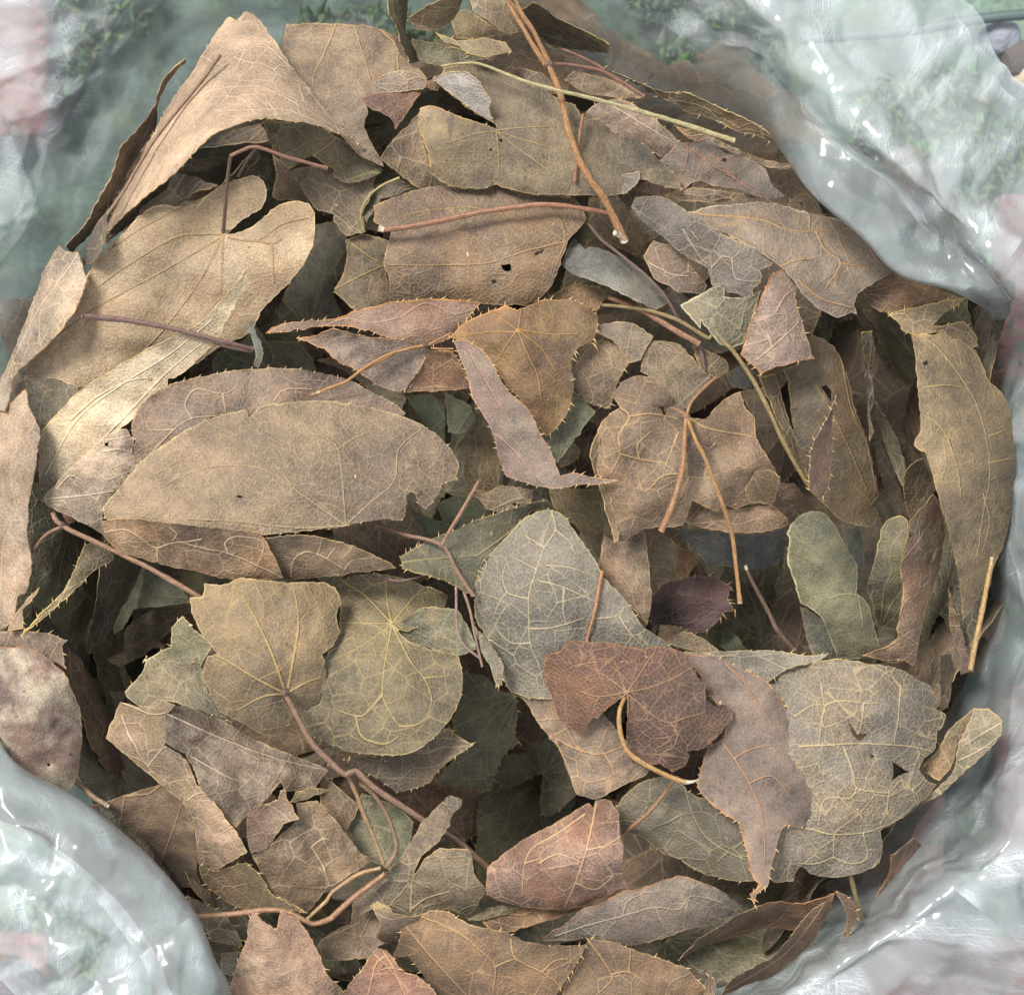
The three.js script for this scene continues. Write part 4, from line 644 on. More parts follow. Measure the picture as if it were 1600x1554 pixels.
L = leaf('I 400,150 480,100 600,60 740,45 860,65 1000,90 1080,140 1130,165 1165,232 1145,255 1207,300 1190,350 1167,370 1157,440 1110,490 1080,540 1120,590 1162,610 1100,682 1000,762 910,812 917,900 905,962 830,1002 700,1027 600,1012 572,985 552,975 530,1000 520,1042 440,1052 380,1000 330,800 300,400', 'I 400,150,3 740,45,4 1130,165,0 1207,300,-2 1162,610,-2 910,812,1 900,960,0 700,1027,1 440,1052,2 700,500,7 350,500,4', '#94897a', 'very large grey tan leaf, heavily net-veined, with ragged holes near its edge', { col2: '#96836a', veins: ['I 395,155 450,115 520,80 620,58 740,48 860,70 940,110 1000,160', 'I 540,435 800,425 960,430 1060,440 1155,465', 'I 490,790 600,810 700,832 830,825 920,800 1000,760 1072,690', 'I 745,440 780,540 802,622 880,640 950,642 1008,590 1055,628 1110,580', 'I 660,250 640,340 632,425', 'I 835,240 825,320 815,385', 'I 1000,160 990,290 970,420', 'I 660,250 720,230 830,240 900,242', 'I 700,832 698,930 700,940', 'I 802,622 770,670 660,672 630,790', 'I 698,935 620,965 540,965', 'I 698,935 780,965 850,945 850,905 905,905', 'I 830,825 850,905', 'I 1055,628 1070,690', 'I 520,300 600,250 660,250', 'I 640,150 655,250', 'I 950,642 940,720 960,770'], vein: '#bca87c', vw: 1.5, noauto: 1, net: .9, fine: 1.1, holes: ['I 765,330 782,345 800,382 852,378 825,412 800,402 780,380', 'I 958,500 1000,530 1042,552 1000,565 962,592 968,540', 'I 866,470 880,480 872,492 862,484'], rim: '#b09c6c', spines: .5 });
leaf('I 20,10 100,15 300,5 440,8 560,25 677,20 640,50 480,95 400,150 300,120 200,120 60,45', 'I 20,10,3 677,20,4 400,150,4', '#9a917e', 'pale lifted margin of the netted leaf', { of: L, part: 'lifted_margin', spines: .8, noauto: 1 });
L = leaf('H 1275,705 1340,630 1430,582 1554,570 I 50,645 160,690 260,760 330,920 350,1042 250,1042 100,1002 0,942 H 1480,912 1400,852 1290,812', 'H 1275,705,0 1554,570,2 I 330,920,2 350,1042,1 H 1400,852,-3', '#7f7664', 'grey leaf tip emerging between the red brown leaf and the mauve leaf', { veins: ['I 30,640 70,760 130,850 220,910 310,950', 'I 220,910 170,960', 'H 1554,750 1440,800'], vein: '#a3956c', net: .9, noauto: 1, spines: .7, spineLen: .6 });
stalk('bent brown stalk crossing the grey leaf tip', [['H 1540,585,9 1490,650,6 1420,735,5 1300,835,3', 3, 3.6, '#8d6440']]);
L = leaf('I 1085,540 1120,500 1170,452 1220,360 1322,270 1302,330 1252,440 1232,520 1172,592', 'I 1085,540,-6 1322,270,1 1172,592,-4', '#8d7a56', 'folded olive tan leaf standing beside the very large netted leaf', { rim: '#bfa068', edge: 1.8 });
leaf('I 1328,262 1400,270 1455,320 1452,390 1380,470 1280,560 1180,652 1090,702 1100,682 1230,560 1252,500 1262,420 1312,320', 'I 1328,262,2 1455,330,5 1280,560,2 1090,702,-4', '#97876a', 'other half of the folded leaf', { of: L, part: 'folded_half', rim: '#b79562', edge: 1.6, veins: ['I 1450,330 1350,390 1270,440', 'I 1260,500 1360,450 1440,390'], noauto: 1 });
L = leaf('I 880,860 990,770 1110,700 1180,660 1080,780 1040,860 960,930 930,900', -12, '#867154', 'shadowed brown scrap under the rim of the very large netted leaf', {});
// --- east
L = leaf('F 1050,62 1100,60 1150,65 1190,40 1230,90 1262,85 1310,110 1362,180 1390,260 1440,310 1482,380 1502,470 1512,600 1512,700 1502,820 1472,980 1432,1080 1382,1180 1342,1260 1312,1312 1280,1345 1278,1250 1250,1100 1210,920 1170,790 1130,650 1112,592 1082,582 1058,560 1090,480 1080,330 1068,180', 'F 1050,62,6 1250,80,2 1512,600,-4 1472,980,-4 1290,1340,0 1210,920,6 1060,560,9 1080,330,9 1300,600,11', '#8b775a', 'tall drooping tan leaf along the bag wall with bowed ribs', { col2: '#94805f', veins: ['F 1060,62 1130,90 1200,160 1260,240 1340,370 1385,530 1402,690 1375,850 1340,1100', 'F 1100,425 1150,450 1200,510 1250,640 1272,800', 'F 1105,300 1200,290 1280,300', 'F 1240,80 1290,105 1350,170 1430,350', 'F 1400,520 1480,490', 'F 1370,780 1400,900 1370,1040', 'F 1402,640 1500,620'], vein: '#ab9260', vw: 1.5, noauto: 1, net: .5, holes: ['F 1098,190 1118,180 1128,195 1108,205'], spines: .4, rim: '#a58a5c' });
L = leaf('F 1500,840 1482,1000 1452,1200 1432,1322 1400,1332 1350,1270 1400,1110 1460,990', -10, '#807558', 'grey tan leaf half hidden behind the tall drooping leaf', { rim: '#a8945c' });
L = leaf('F 1380,190 1440,235 1498,230 1495,330 1440,340 1400,280', -12, '#a5633c', 'rust brown corner poking out behind the tall drooping leaf', { spines: .6 });
L = leaf('F 1290,1340 1380,1320 1470,1300 1460,1420 1390,1540 1330,1600 1300,1480', -14, '#956848', 'dark red brown leaf behind the straw coloured stalk', {});
stalk('straw coloured stalk leaning against the tall drooping leaf', [['F 1412,1075,2 1390,1190,3 1365,1320,3 1340,1440,3 1315,1570,2', 4, 4.4, '#b08c50']], { end: ['F 1413,1066,2 1411,1085,2', 3.4, 4] });
L = leaf('C 945,1412 1060,1380 1200,1350 1292,1340 1250,1372 1190,1412 1140,1470 1200,1462 1285,1440 1335,1500 1352,1560 F 1300,115 1262,85 1230,92 1190,45 1140,60 1060,64 1010,50 C 1000,1462', 'C 945,1412,2 1292,1340,3 1350,1560,-2 F 1060,64,3', '#8c7654', 'tan leaf with a folded over edge at the top of the tall drooping leaf', { spines: .7, wrinkle: 1 });
L = leaf('C 830,1320 980,1220 1100,1270 1262,1340 1100,1362 950,1405 880,1385', -3, '#94704f', 'brown leaf half covered by the bag film below the cuff', { rim: '#a07c4c' });
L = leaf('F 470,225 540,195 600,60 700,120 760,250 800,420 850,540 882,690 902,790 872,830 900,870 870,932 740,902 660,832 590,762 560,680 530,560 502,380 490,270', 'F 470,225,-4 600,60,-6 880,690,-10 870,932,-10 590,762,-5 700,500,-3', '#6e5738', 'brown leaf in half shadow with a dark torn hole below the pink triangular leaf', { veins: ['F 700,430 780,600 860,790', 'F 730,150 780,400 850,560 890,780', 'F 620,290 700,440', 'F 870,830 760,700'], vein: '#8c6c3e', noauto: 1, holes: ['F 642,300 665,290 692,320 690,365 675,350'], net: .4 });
L = leaf('F 600,575 640,490 690,400 712,340 692,450 692,600 672,765 640,797 588,762 590,650', 'F 712,340,10 640,490,11 590,700,9 640,797,5 690,600,4', '#92725c', 'small upturned pinkish leaf with fringed edge on the half shadowed leaf', { spines: 1.4, net: .2 });
L = leaf('F 365,255 440,240 492,440 540,560 588,710 560,690 500,570 430,410', 'F 365,255,2 440,240,-3 588,710,-2', '#7d664a', 'narrow brown leaf edge running beside the long yellow stalk', { rim: '#c2ac70', edge: 2 });
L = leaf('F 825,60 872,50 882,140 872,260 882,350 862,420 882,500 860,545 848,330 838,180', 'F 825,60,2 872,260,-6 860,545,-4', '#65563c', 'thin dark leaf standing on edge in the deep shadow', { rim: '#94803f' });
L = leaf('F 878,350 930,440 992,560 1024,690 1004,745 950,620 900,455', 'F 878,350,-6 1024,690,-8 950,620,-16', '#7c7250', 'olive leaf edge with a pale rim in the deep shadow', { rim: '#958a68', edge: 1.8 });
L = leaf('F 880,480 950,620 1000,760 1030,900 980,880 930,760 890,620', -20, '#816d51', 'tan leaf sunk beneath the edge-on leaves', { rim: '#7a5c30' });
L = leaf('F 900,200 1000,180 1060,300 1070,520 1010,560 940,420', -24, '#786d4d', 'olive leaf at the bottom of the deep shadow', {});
L = leaf('F 488,960 510,910 570,866 640,860 682,890 722,950 762,1030 800,1090 808,1150 802,1230 850,1270 872,1350 902,1450 922,1515 720,1525 680,1420 640,1330 590,1292 550,1272 520,1180 490,1070 500,990', 'F 488,960,2 640,860,4 806,1150,0 920,1515,-6 720,1525,-4 550,1272,0 650,1080,6', '#7f7a58', 'smooth olive green leaf with a rounded end', { col2: '#76714e', net: .1, fine: .5, noauto: 1, rim: '#b3ab84', edge: 1.6, vw: .7, veins: ['F 680,1250 740,1230 800,1235', 'F 810,1240 830,1380'] });
L = leaf('F 550,1290 640,1340 690,1430 720,1530 600,1500 570,1400', -9, '#777663', 'dark grey leaf beneath the smooth olive green leaf', {});
L = leaf('F 740,940 810,920 835,1010 830,1130 800,1090 762,1030', -8, '#71766e', 'blue grey sliver behind the smooth olive green leaf', {});
L = leaf('F 898,1010 920,930 960,886 1000,875 1032,900 1032,960 1012,1050 1000,1130 1012,1200 1000,1290 950,1362 900,1382 880,1290 848,1200 870,1130', 'F 960,880,0 1032,930,1 1000,1130,-2 900,1380,-12 860,1180,-4', '#625c3c', 'wavy dark olive leaf next to the smooth olive green leaf', { net: .1, rim: '#9c8c58' });
L = leaf('F 1018,700 1050,650 1102,620 1145,720 1100,805 1040,892 1020,800', 'F 1018,700,-4 1102,620,-2 1145,720,-8 1040,892,-8', '#6c5a3e', 'dark rounded leaf end below the tall drooping leaf', { rim: '#a4824c' });
L = leaf('F 1045,902 1090,850 1150,780 1182,850 1202,930 1192,1020 1172,1130 1132,1250 1102,1340 1082,1450 1062,1560 I 1020,50 960,62 900,45 820,30 F 930,1470 980,1432 1000,1300 1012,1200 1000,1100 1030,1000', 'F 1150,780,0 1050,900,2 1005,1150,2 1190,1020,-6 980,1432,-2 I 820,30,-3 F 1080,1450,-6', '#86654a', 'twisted chestnut leaf curving down beside the dark olive leaf', { holes: ['F 1130,1100 1160,1030 1168,1020 1150,1080', 'F 1040,962 1052,962 1050,978 1040,976'], rim: '#b08a5c', edge: 1.8 });
L = leaf('F 1215,1200 1242,1300 1280,1420 1330,1580 1270,1590 1222,1380', 'F 1215,1200,-6 1330,1580,-8 1222,1400,-12', '#79583e', 'narrow brown leaf edge beside the straw coloured stalk', { rim: '#a98458' });
L = leaf('F 1110,1310 1200,1130 1232,1200 1202,1400 1192,1600 1090,1600', -14, '#837048', 'olive upright leaf behind the twisted chestnut leaf', { rim: '#8a7648' });
L = leaf('I 1180,30 1230,20 1240,100 1215,260 1180,280', 'I 1180,30,-8 1240,100,-14 1200,270,-10', '#7d6a4c', 'brown sliver of leaf rising beside the folded olive tan leaf', { rim: '#a08a58' });
// --- centre east: crumpled leaf with forked stalks
L = leaf('E 1262,332 1292,280 1370,250 1440,258 1500,310 1545,372 F 20,395 40,432 125,445 170,390 230,340 282,320 300,390 342,440 352,530 400,610 440,680 457,720 440,790 420,830 340,822 260,850 210,830 170,860 100,830 60,812 40,880 20,925 E 1500,930 1400,940 1330,982 1280,1002 1260,920 1230,800 1200,720 1180,650 1160,600 1190,500 1222,440 1290,392 1272,360',
  'E 1262,332,8 1440,258,7 F 40,432,11 282,320,7 440,680,7 400,830,5 170,860,6 E 1500,930,5 1280,1002,4 1160,600,4 1350,600,10 F 250,560,11', '#8f7154', 'crumpled brown leaf with a stalk fork standing at its heart', { col2: '#9a836c', wrinkle: 2, veins: ['E 1290,392 1330,432 1282,520 1290,600 1250,690', 'E 1330,432 1430,420 1554,440', 'E 1290,600 1380,625 1500,640', 'E 1380,625 1370,560 1430,500', 'F 0,690 E 1480,700 1400,770 1370,690', 'E 1554,500 1500,640 1480,720', 'F 45,440 150,490 330,520', 'F 40,440 10,620', 'F 60,450 130,430 170,390'], vein: '#b99866', noauto: 1, vw: 1.5, spines: .6, holes: ['E 1450,385 1490,390 1500,430 1485,425 1475,400'], fold: (x, y) => 1.1 * Math.sin(x * .06 + y * .045) });
const fork = L;
leaf('F 250,835 300,760 342,682 400,668 457,705 440,792 420,832 340,822', 'F 250,835,6 342,682,10 457,705,16 430,830,8', '#7c6240', 'rolled corner', { of: fork, part: 'rolled_corner', wrinkle: .9, noauto: 1, rim: '#b7986a', edge: 1.6 });
leaf('E 1160,590 1190,510 1215,640 1245,760 1290,990 1270,1000 1215,800 1180,690', 'E 1160,590,8 1290,990,7 1215,640,5', '#8f7a5c', 'frayed folded edge', { of: fork, part: 'folded_edge', noauto: 1, rim: '#bfa070', edge: 1.8 });
stalk('forked orange brown stalk standing on the crumpled brown leaf', [['F 36,432,14 28,560,15 14,700,15 E 1520,850,14 1478,948,12', 3.6, 5.6, '#9c6c40'], ['F 40,440,14 80,540,16 120,620,16 190,800,14 240,960,9 262,1120,6 278,1272,4', 3.2, 3.6, '#a87840'], ['F 38,425,14 55,375,14 95,325,12 170,258,8', 2.6, 2.2, '#a07446'], ['F 36,430,14 0,405,13 E 1520,395,12', 2.6, 2, '#9a7048']], { node: ['F 36,432,14', 5.6, '#8a5c38'], end: ['F 276,1252,4 279,1276,4', 3.4, 3] });
L = leaf('F 30,912 60,822 180,852 260,850 420,828 470,870 502,912 430,942 300,957 150,942', 2, '#876a4c', 'brown leaf with a straight lower edge under the crumpled brown leaf', { rim: '#b5905c' });
L = leaf('E 1198,1100 1220,965 1280,1002 1400,940 1422,1100 1432,1250 1412,1372 1350,1302 1222,1170', -3, '#886b50', 'plain brown leaf between the grey netted leaf and the crumpled leaf', { spines: .4, net: .3 });
L = leaf('F -10,935 150,945 300,960 488,932 480,1000 450,1100 300,1122 200,1102 150,1112 0,970', -6, '#6f7270', 'blue grey leaf in shadow below the straight-edged brown leaf', { net: .4 });
L = leaf('F 140,1150 240,1200 222,1250 252,1305 202,1312 180,1352 120,1400 60,1402 0,1375 E 1432,1375 1420,1282 1480,1182 1554,1165', -6, '#6c4a46', 'dark purple leaf with long spines', { col2: '#4a3330', vein: '#8a6a5c', spines: 1.4, spineLen: 1.3, rim: '#9c7a68' });
L = leaf('F 40,1110 80,1080 130,1130 152,1200 142,1247 100,1222 60,1162', -7, '#89714d', 'small olive brown leaflet on the dark purple leaf', { rim: '#a58c58' });
L = leaf('F -10,1010 60,1040 100,1080 60,1120 20,1200 -10,1150', -6, '#a16a3d', 'rusty shred above the small olive leaflet', { spines: .6 });
stalk('purplish stalk piece slanting in the gap beside the olive green leaf', [['F 305,1108,-4 330,1170,-5 400,1300,-8 450,1400,-9 522,1482,-11', 2.8, 4, '#715848']], { end: ['F 303,1102,-4 309,1122,-4', 2.6, 2.8] });
L = leaf('F 280,1320 400,1290 480,1330 520,1440 420,1500 300,1480', -19, '#747263', 'grey leaf below the purplish stalk piece', {});
L = leaf('F 330,1130 440,1110 470,1200 480,1300 400,1310 350,1220', -17, '#767266', 'grey brown leaf beside the purplish stalk piece', {});
L = leaf('F 30,1395 110,1430 190,1490 150,1500 40,1480 -60,1450', -3, '#807753', 'dull olive leaf tip above the mauve grey leaf', {});
L = leaf('F 190,1470 210,1390 260,1420 310,1490 260,1510', -9, '#6e7a60', 'small green scrap by the dull olive leaf tip', {});
// --- north-east
L = leaf('C 20,960 120,932 300,912 420,910 560,950 740,990 800,1032 900,1130 985,1212 900,1262 820,1312 790,1362 802,1412 780,1402 720,1432 640,1392 560,1322 520,1262 440,1182 330,1112 200,1042', 'C 20,960,4 420,910,0 800,1032,1 985,1212,1 802,1400,3 560,1322,3 500,1100,7', '#8b7c6c', 'large grey brown leaf with a thick wavy rib next to the bag cuff', { veins: ['C 20,945 130,965 260,972 380,985 450,1015 500,1032 620,1038 780,1028 840,1090 915,1195', 'C 40,972 200,1042 340,1108', 'C 590,970 590,1035', 'C 620,1038 660,1120 730,1180 660,1300', 'C 730,1180 860,1200', 'C 540,1260 640,1340 780,1385', 'C 450,1200 540,1165 600,1165'], vein: '#a98458', vw: 2, noauto: 1, net: .6, holes: ['C 552,1168 572,1164 588,1170 570,1175'], rim: '#b4a184' });
L = leaf('B 1340,930 1360,890 1440,880 1520,900 1554,925 C 100,985 200,1052 340,1112 442,1162 420,1190 372,1212 372,1270 332,1302 342,1332 290,1337 262,1318 240,1312 200,1332 190,1312 150,1282 130,1202 B 1554,1130 1480,1062 1390,992', 'B 1340,930,6 1440,880,7 C 200,1052,8 442,1162,7 290,1337,7 150,1282,5 B 1480,1062,5', '#918475', 'ragged torn grey leaf over the large grey brown leaf', { veins: ['C 20,1030 100,1160 150,1200', 'C 150,1200 200,1150 240,1160 300,1110', 'C 240,1160 250,1240 290,1260 370,1265', 'C 60,1040 90,1080'], vein: '#aa9880', spines: .5, wrinkle: 1, noauto: 1, rough: 2 });
L = leaf('B 1395,1150 1440,1080 1520,1100 1560,1125 C 60,1200 130,1282 110,1322 0,1312 B 1520,1292 1450,1252', 2, '#877460', 'brown scrap under the ragged torn grey leaf', { veins: ['B 1420,1180 1520,1230 1600,1240'] });
L = leaf('C 10,1370 80,1332 170,1282 212,1270 205,1332 290,1337 372,1302 335,1430 290,1545 F 272,112 230,122 180,102 100,0 C 100,1482', 'C 10,1370,5 212,1270,5 372,1302,5 F 272,112,4 C 150,1400,8', '#908264', 'olive tan leaf with a bleached rim below the ragged grey leaf', { rim: '#d0c4a0', edge: 2.2 });
L = leaf('F 280,150 300,90 C 330,1440 380,1322 420,1240 490,1200 532,1270 525,1332 552,1430 592,1560 F 612,172 560,182 500,197 440,212 370,242 312,182', 'C 490,1200,8 532,1270,7 F 612,172,9 370,242,9 280,150,9 C 440,1450,12', '#9b8272', 'pinkish grey triangular leaf with rusty toothed edges', { veins: ['F 355,175 450,95 540,10 C 535,1430', 'F 420,120 400,60 C 420,1530', 'C 440,1400 480,1330 520,1300'], vein: '#c0a288', vw: 1.4, noauto: 1, rim: '#b07a50', edge: 2, spines: 1 });
L = leaf('C 0,640 60,640 130,600 172,650 240,682 330,722 390,762 422,830 482,880 430,892 360,882 270,852 150,832 100,812 60,822 20,852 -60,830 -80,720', 4, '#918272', 'grey leaf with red brown ribs and small torn holes under the yellow straw', { veins: ['C -30,640 30,640 40,700 20,780', 'C 30,650 100,700 180,760 260,780', 'C 40,640 150,620', 'C 220,780 330,850 420,880'], vein: '#94654c', noauto: 1, holes: ['C 170,655 200,665 250,690 215,690', 'C 200,708 218,712 215,728 195,724'], spines: .6, rough: 1.8 });
L = leaf('C -30,872 60,842 150,852 300,872 352,886 200,912 100,907 0,900', 2, '#816c50', 'thin brown leaf edge between the grey leaf and the large ribbed leaf', { rim: '#b89a64' });
L = leaf('B 1125,540 1160,482 1240,450 1310,450 1400,500 1500,580 1560,640 1554,672 1480,712 1400,655 1260,600 1200,535', 2, '#88705e', 'rosy grey leaf with fringed edge behind the olive notched leaf', { veins: ['B 1240,460 1400,560 1540,640'], spines: 1.1 });
L = leaf('B 1040,362 1080,320 1200,340 1330,390 1402,440 1300,442 1240,432 1150,422', -3, '#8b7050', 'small dark brown leaf under the thin red twig', { rim: '#a0804e' });
L = leaf('B 800,320 840,300 950,330 1000,400 960,410 860,370', -1, '#8a7157', 'dark brown scrap behind the twin orange stalks', {});
L = leaf('B 1220,300 1330,350 1450,400 1554,420 C 20,410 100,442 200,492 320,542 400,592 432,642 330,605 250,585 150,535 50,505 -20,470 -120,420', 'B 1220,300,-6 C 100,442,-4 432,642,-4 50,505,-9', '#7d6c4e', 'long olive brown leaf edge lying along the film behind the straw', { spines: .8, rim: '#a8966a' });
L = leaf('C -20,565 120,602 230,652 370,712 525,742 480,762 380,742 200,665 60,625', -2, '#927151', 'narrow brown leaf along the underside of the straw end', { rim: '#b0844e' });
L = leaf('C 340,640 430,650 520,740 640,830 740,980 600,960 480,880 400,760', -16, '#96654e', 'dark reddish leaf in the gap below the film edge', {});
L = leaf('C 540,900 600,920 640,960 560,955', -8, '#926e4d', 'tiny brown chip in the gap by the large ribbed leaf', {});
// --- north: notched olive leaf, squarish brown leaf and company
L = leaf('B 390,490 420,475 470,480 560,520 650,547 722,572 740,582 722,550 640,505 560,445 470,372 490,330 500,300 600,285 680,285 760,320 860,370 960,412 1012,442 1092,472 1132,542 1200,532 1262,592 1400,652 1480,732 1560,800 1565,850 1470,832 1392,802 1302,872 1100,877 900,872 760,842 722,816 680,846 560,842 500,822 440,782 430,700 400,620 388,550', 'B 390,490,8 740,582,10 500,300,4 760,320,5 1092,472,5 1560,820,5 1302,872,7 900,872,7 680,846,8 440,782,6 800,650,11', '#837050', 'broad olive brown leaf with a deep notch and two pin holes', { col2: '#8f7d62', veins: ['B 735,585 745,700 740,800', 'B 740,582 870,570 1000,565', 'B 738,590 850,680 960,760 1060,840', 'B 745,590 900,640 1040,670', 'B 735,585 640,600 520,640'], vein: '#a08c60', vw: 1, noauto: 1, net: .2, holes: ['B 748,624 762,624 762,638 749,638', 'B 704,666 718,668 716,680 704,678'], spines: .8, spineLen: .5, rim: '#b58f5c', spots: .9 });
const notch = L;
leaf('B 448,352 530,322 600,326 652,362 682,410 712,450 706,500 722,552 640,502 560,442 480,382', 'B 448,352,8 600,326,15 712,450,15 722,552,10 560,442,9', '#d6cdc2', 'pale turned over flap beside the notch', { of: notch, part: 'turned_flap', col2: '#c4b9ac', noauto: 1, net: .2, rim: '#c4a878', spines: .8, spineLen: .6 });
leaf('B 425,370 460,350 480,385 470,410 440,400', 'B 425,370,9 480,385,7', '#8a5c40', 'red brown leaf tip', { of: notch, part: 'shrivelled_tip', noauto: 1 });
leaf('B 1300,780 1380,770 1382,802 1345,850 1302,872', 'B 1300,780,8.5 1380,790,8.5 1302,872,8.5', '#958a80', 'grey bleached patch', { of: notch, part: 'bleached_chip', noauto: 1, net: 0 });
L = leaf('B 212,712 260,640 330,570 400,492 392,560 402,640 432,712 450,782 485,822 440,852 380,842 300,782', 3, '#7f6d50', 'dark olive leaf tucked under the notched leaf', { rim: '#a68a58' });
L = leaf('B 185,920 260,890 390,850 500,832 560,842 680,848 740,832 860,870 1080,890 1112,920 1142,980 1120,1012 1060,1082 1042,1132 1022,1192 990,1272 950,1322 900,1372 760,1372 660,1362 500,1342 380,1352 258,1362 250,1252 228,1180 250,1082 262,1045 188,995', 'B 185,920,4 500,832,3 1112,920,4 1042,1132,5 900,1372,2 258,1362,2 228,1150,4 650,1100,7', '#876a4c', 'squarish brown leaf with small dark holes under the curved red stalk', { col2: '#7d6a58', veins: ['B 1045,1085 1030,1000 960,920', 'B 1045,1085 900,1000 760,960', 'B 1045,1085 860,1130 700,1180 520,1190 250,1190', 'B 760,960 600,930 400,950 300,975', 'B 1045,1085 1000,1200'], vein: '#a58458', vw: 1.1, noauto: 1, net: .2, fine: 1.2, holes: ['B 757,1190 800,1185 802,1215 780,1222 765,1210', 'B 712,1262 730,1258 736,1272 718,1276', 'B 905,1140 950,1120 945,1132 912,1150'], rim: '#a0845a' });
stalk('curved red brown stalk lying across the squarish brown leaf', [['B 225,1032,9 400,1010,10 560,975,10 700,948,10 830,928,10 950,918,10 1090,930,9 1235,957,6', 4.4, 3.6, '#935f40']], { end: ['B 205,1025,9 230,1032,9', 5.6, 4.8] });
L = leaf('P 447,38 487,36 540,38 585,43 612,55 625,85 650,105 668,122 655,140 620,145 580,150 566,152 575,172 570,200 600,260 560,240 500,170 455,110 442,80', 'P 447,38,-4 612,55,-2 668,122,0 600,260,2 455,110,-2', '#a08668', 'tan leaf behind the hooded leaf with straight pale ribs', { veins: ['B 95,118 120,200 150,290 168,360', 'B 290,260 295,340 290,410', 'B 215,140 270,190 300,240', 'A 1510,110 1450,250 1410,330 1405,390'], vein: '#b8966c', vw: 1.5, noauto: 1, net: .3 });
L = leaf('B 128,438 200,420 300,415 402,405 370,450 320,530 282,582 262,532 210,502 160,482', 2.5, '#7e4c38', 'small brick red leaf piece beside the dark olive leaf', { net: .3 });
L = leaf('B 170,372 260,322 360,322 432,372 402,400 300,412 200,420', 2, '#8f8272', 'grey leaf scrap above the brick red piece', { spots: 1 });
L = leaf('A 1180,540 1300,548 1420,562 1554,640 B 40,590 190,722 230,762 170,800 60,820 0,790 A 1500,760 1400,700 1300,760 1230,680', 0, '#7e6c4e', 'olive leaf emerging from under the hooded leaf', { veins: ['B 0,570 90,640 190,715', 'A 1554,590 1470,650 1390,710'], vein: '#b09a60', noauto: 1 });
L = leaf('A 1220,690 1300,760 1400,920 1420,955 1330,900 1250,900 1225,880 1240,780', -8, '#8a6f54', 'brown leaf with a pale yellow rim behind the bent upright stalk', { rim: '#c0ae70', edge: 1.8 });
L = leaf('A 1300,760 1450,740 1554,742 B 100,742 200,762 172,880 132,960 150,1042 60,1062 0,992 A 1500,960 1425,945 1390,900', -1.5, '#836d50', 'brown leaf with wavy edge beside the squarish brown leaf', {});
L = leaf('B 55,1082 140,1052 250,1082 232,1180 250,1282 262,1372 120,1412 0,1312 40,1242 62,1152', -3, '#7e6c50', 'olive brown leaf with a ragged side next to the squarish leaf', { veins: ['B 0,1300 120,1240 230,1190', 'B 80,1090 160,1150 230,1185'], vein: '#a4905e', noauto: 1 });
L = leaf('P 440,470 490,350 530,345 545,380 510,440 540,500 480,510', -14, '#79725e', 'dark grey leaf in the shade beside the heart-shaped cream leaf', {});
L = leaf('B 190,830 290,800 380,840 300,870 215,895 150,1000 130,960 150,890', -4, '#847351', 'dark scrap beneath the dark olive leaf', { rim: '#b3a368', edge: 1.8 });
// the crumpled clump at the far wall
L = leaf('B 245,-60 345,-60 332,80 332,160 362,200 385,272 350,285 310,200 280,110 250,50', 'B 245,-60,4 345,-60,0 332,160,-3 350,285,2 280,110,7', '#7d6b4a', 'crumpled olive leaf clump at the wall of the bag, with rolled flaps', { wrinkle: 1.3 });
const clump = L;
leaf('B 330,92 400,40 480,0 592,-30 562,60 502,122 460,132 380,112', 'B 330,92,2 480,0,8 592,-30,4 460,132,2', '#927c56', 'folded flap', { of: clump, part: 'folded_flap', noauto: 1, wrinkle: 1 });
leaf('B 460,140 560,180 680,172 780,190 802,232 700,252 620,242 560,202 500,192', 'B 460,140,2 780,190,6 620,242,8', '#8f7b57', 'rolled flap', { of: clump, part: 'rolled_flap', noauto: 1, wrinkle: 1.2, spines: .8 });
leaf('B 600,-40 740,-40 850,50 862,140 780,152 700,92 640,62', 'B 600,-40,6 862,140,4 700,92,9', '#87714e', 'curled flap', { of: clump, part: 'curled_flap', noauto: 1, wrinkle: 1.2 });
leaf('B 340,70 400,100 470,135 440,140 360,130', 'B 340,70,-2 440,140,-2', '#6e5c40', 'inner fold', { of: clump, part: 'inner_fold', noauto: 1 });
leaf('B 520,60 600,40 680,90 760,150 700,170 560,175', -4, '#7d6f48', 'inner leaf', { of: clump, part: 'inner_fold', wrinkle: 1.2, noauto: 1 });
L = leaf('B 820,60 900,12 960,40 1000,80 1120,132 1244,202 1242,244 1100,222 980,202 900,132', 'B 820,60,0 960,40,4 1244,202,4 1100,222,-8 900,132,-6', '#5d4b2e', 'dark olive leaf rolled into a long tube behind the twin orange stalks', { rim: '#8f7a44', edge: 1.6 });
L = leaf('B 960,200 1100,218 1236,248 1220,290 1090,250 1000,240', -9, '#806f50', 'olive leaf below the rolled tube leaf', { spines: .8 });
L = leaf('B 355,170 440,190 560,212 640,250 712,262 500,295 400,285', -5, '#797453', 'dark green leaf below the crumpled clump', {});
stalk('forked orange stalk with two upper arms and a pale frayed end', [['B 968,290,12 1000,360,14 1025,430,15 1060,580,16 1110,720,16 1160,810,15 1220,890,13 1305,1065,8', 4.6, 6.4, '#a06e3c'], ['B 760,-40,12 820,65,12 870,150,13 955,290,12', 3.4, 4, '#a27440'], ['B 805,-40,13 850,60,13 905,145,13 972,280,12', 3.4, 4.2, '#96683a'], ['B 1128,510,13 1112,590,13 1100,700,12 1088,815,11', 2.6, 3.2, '#93603c'], ['B 990,285,9 1100,296,6 1210,320,4 1300,370,3 1400,432,2', 2.8, 3.2, '#855844'], ['B 1030,220,4 1130,262,4 1220,312,4', 2.4, 3, '#7a5242']], { node: ['B 970,292,12', 7.5, '#5c4430'], end: ['B 1270,1045,10 1300,1060,8 1312,1085,7', 5, 7] });
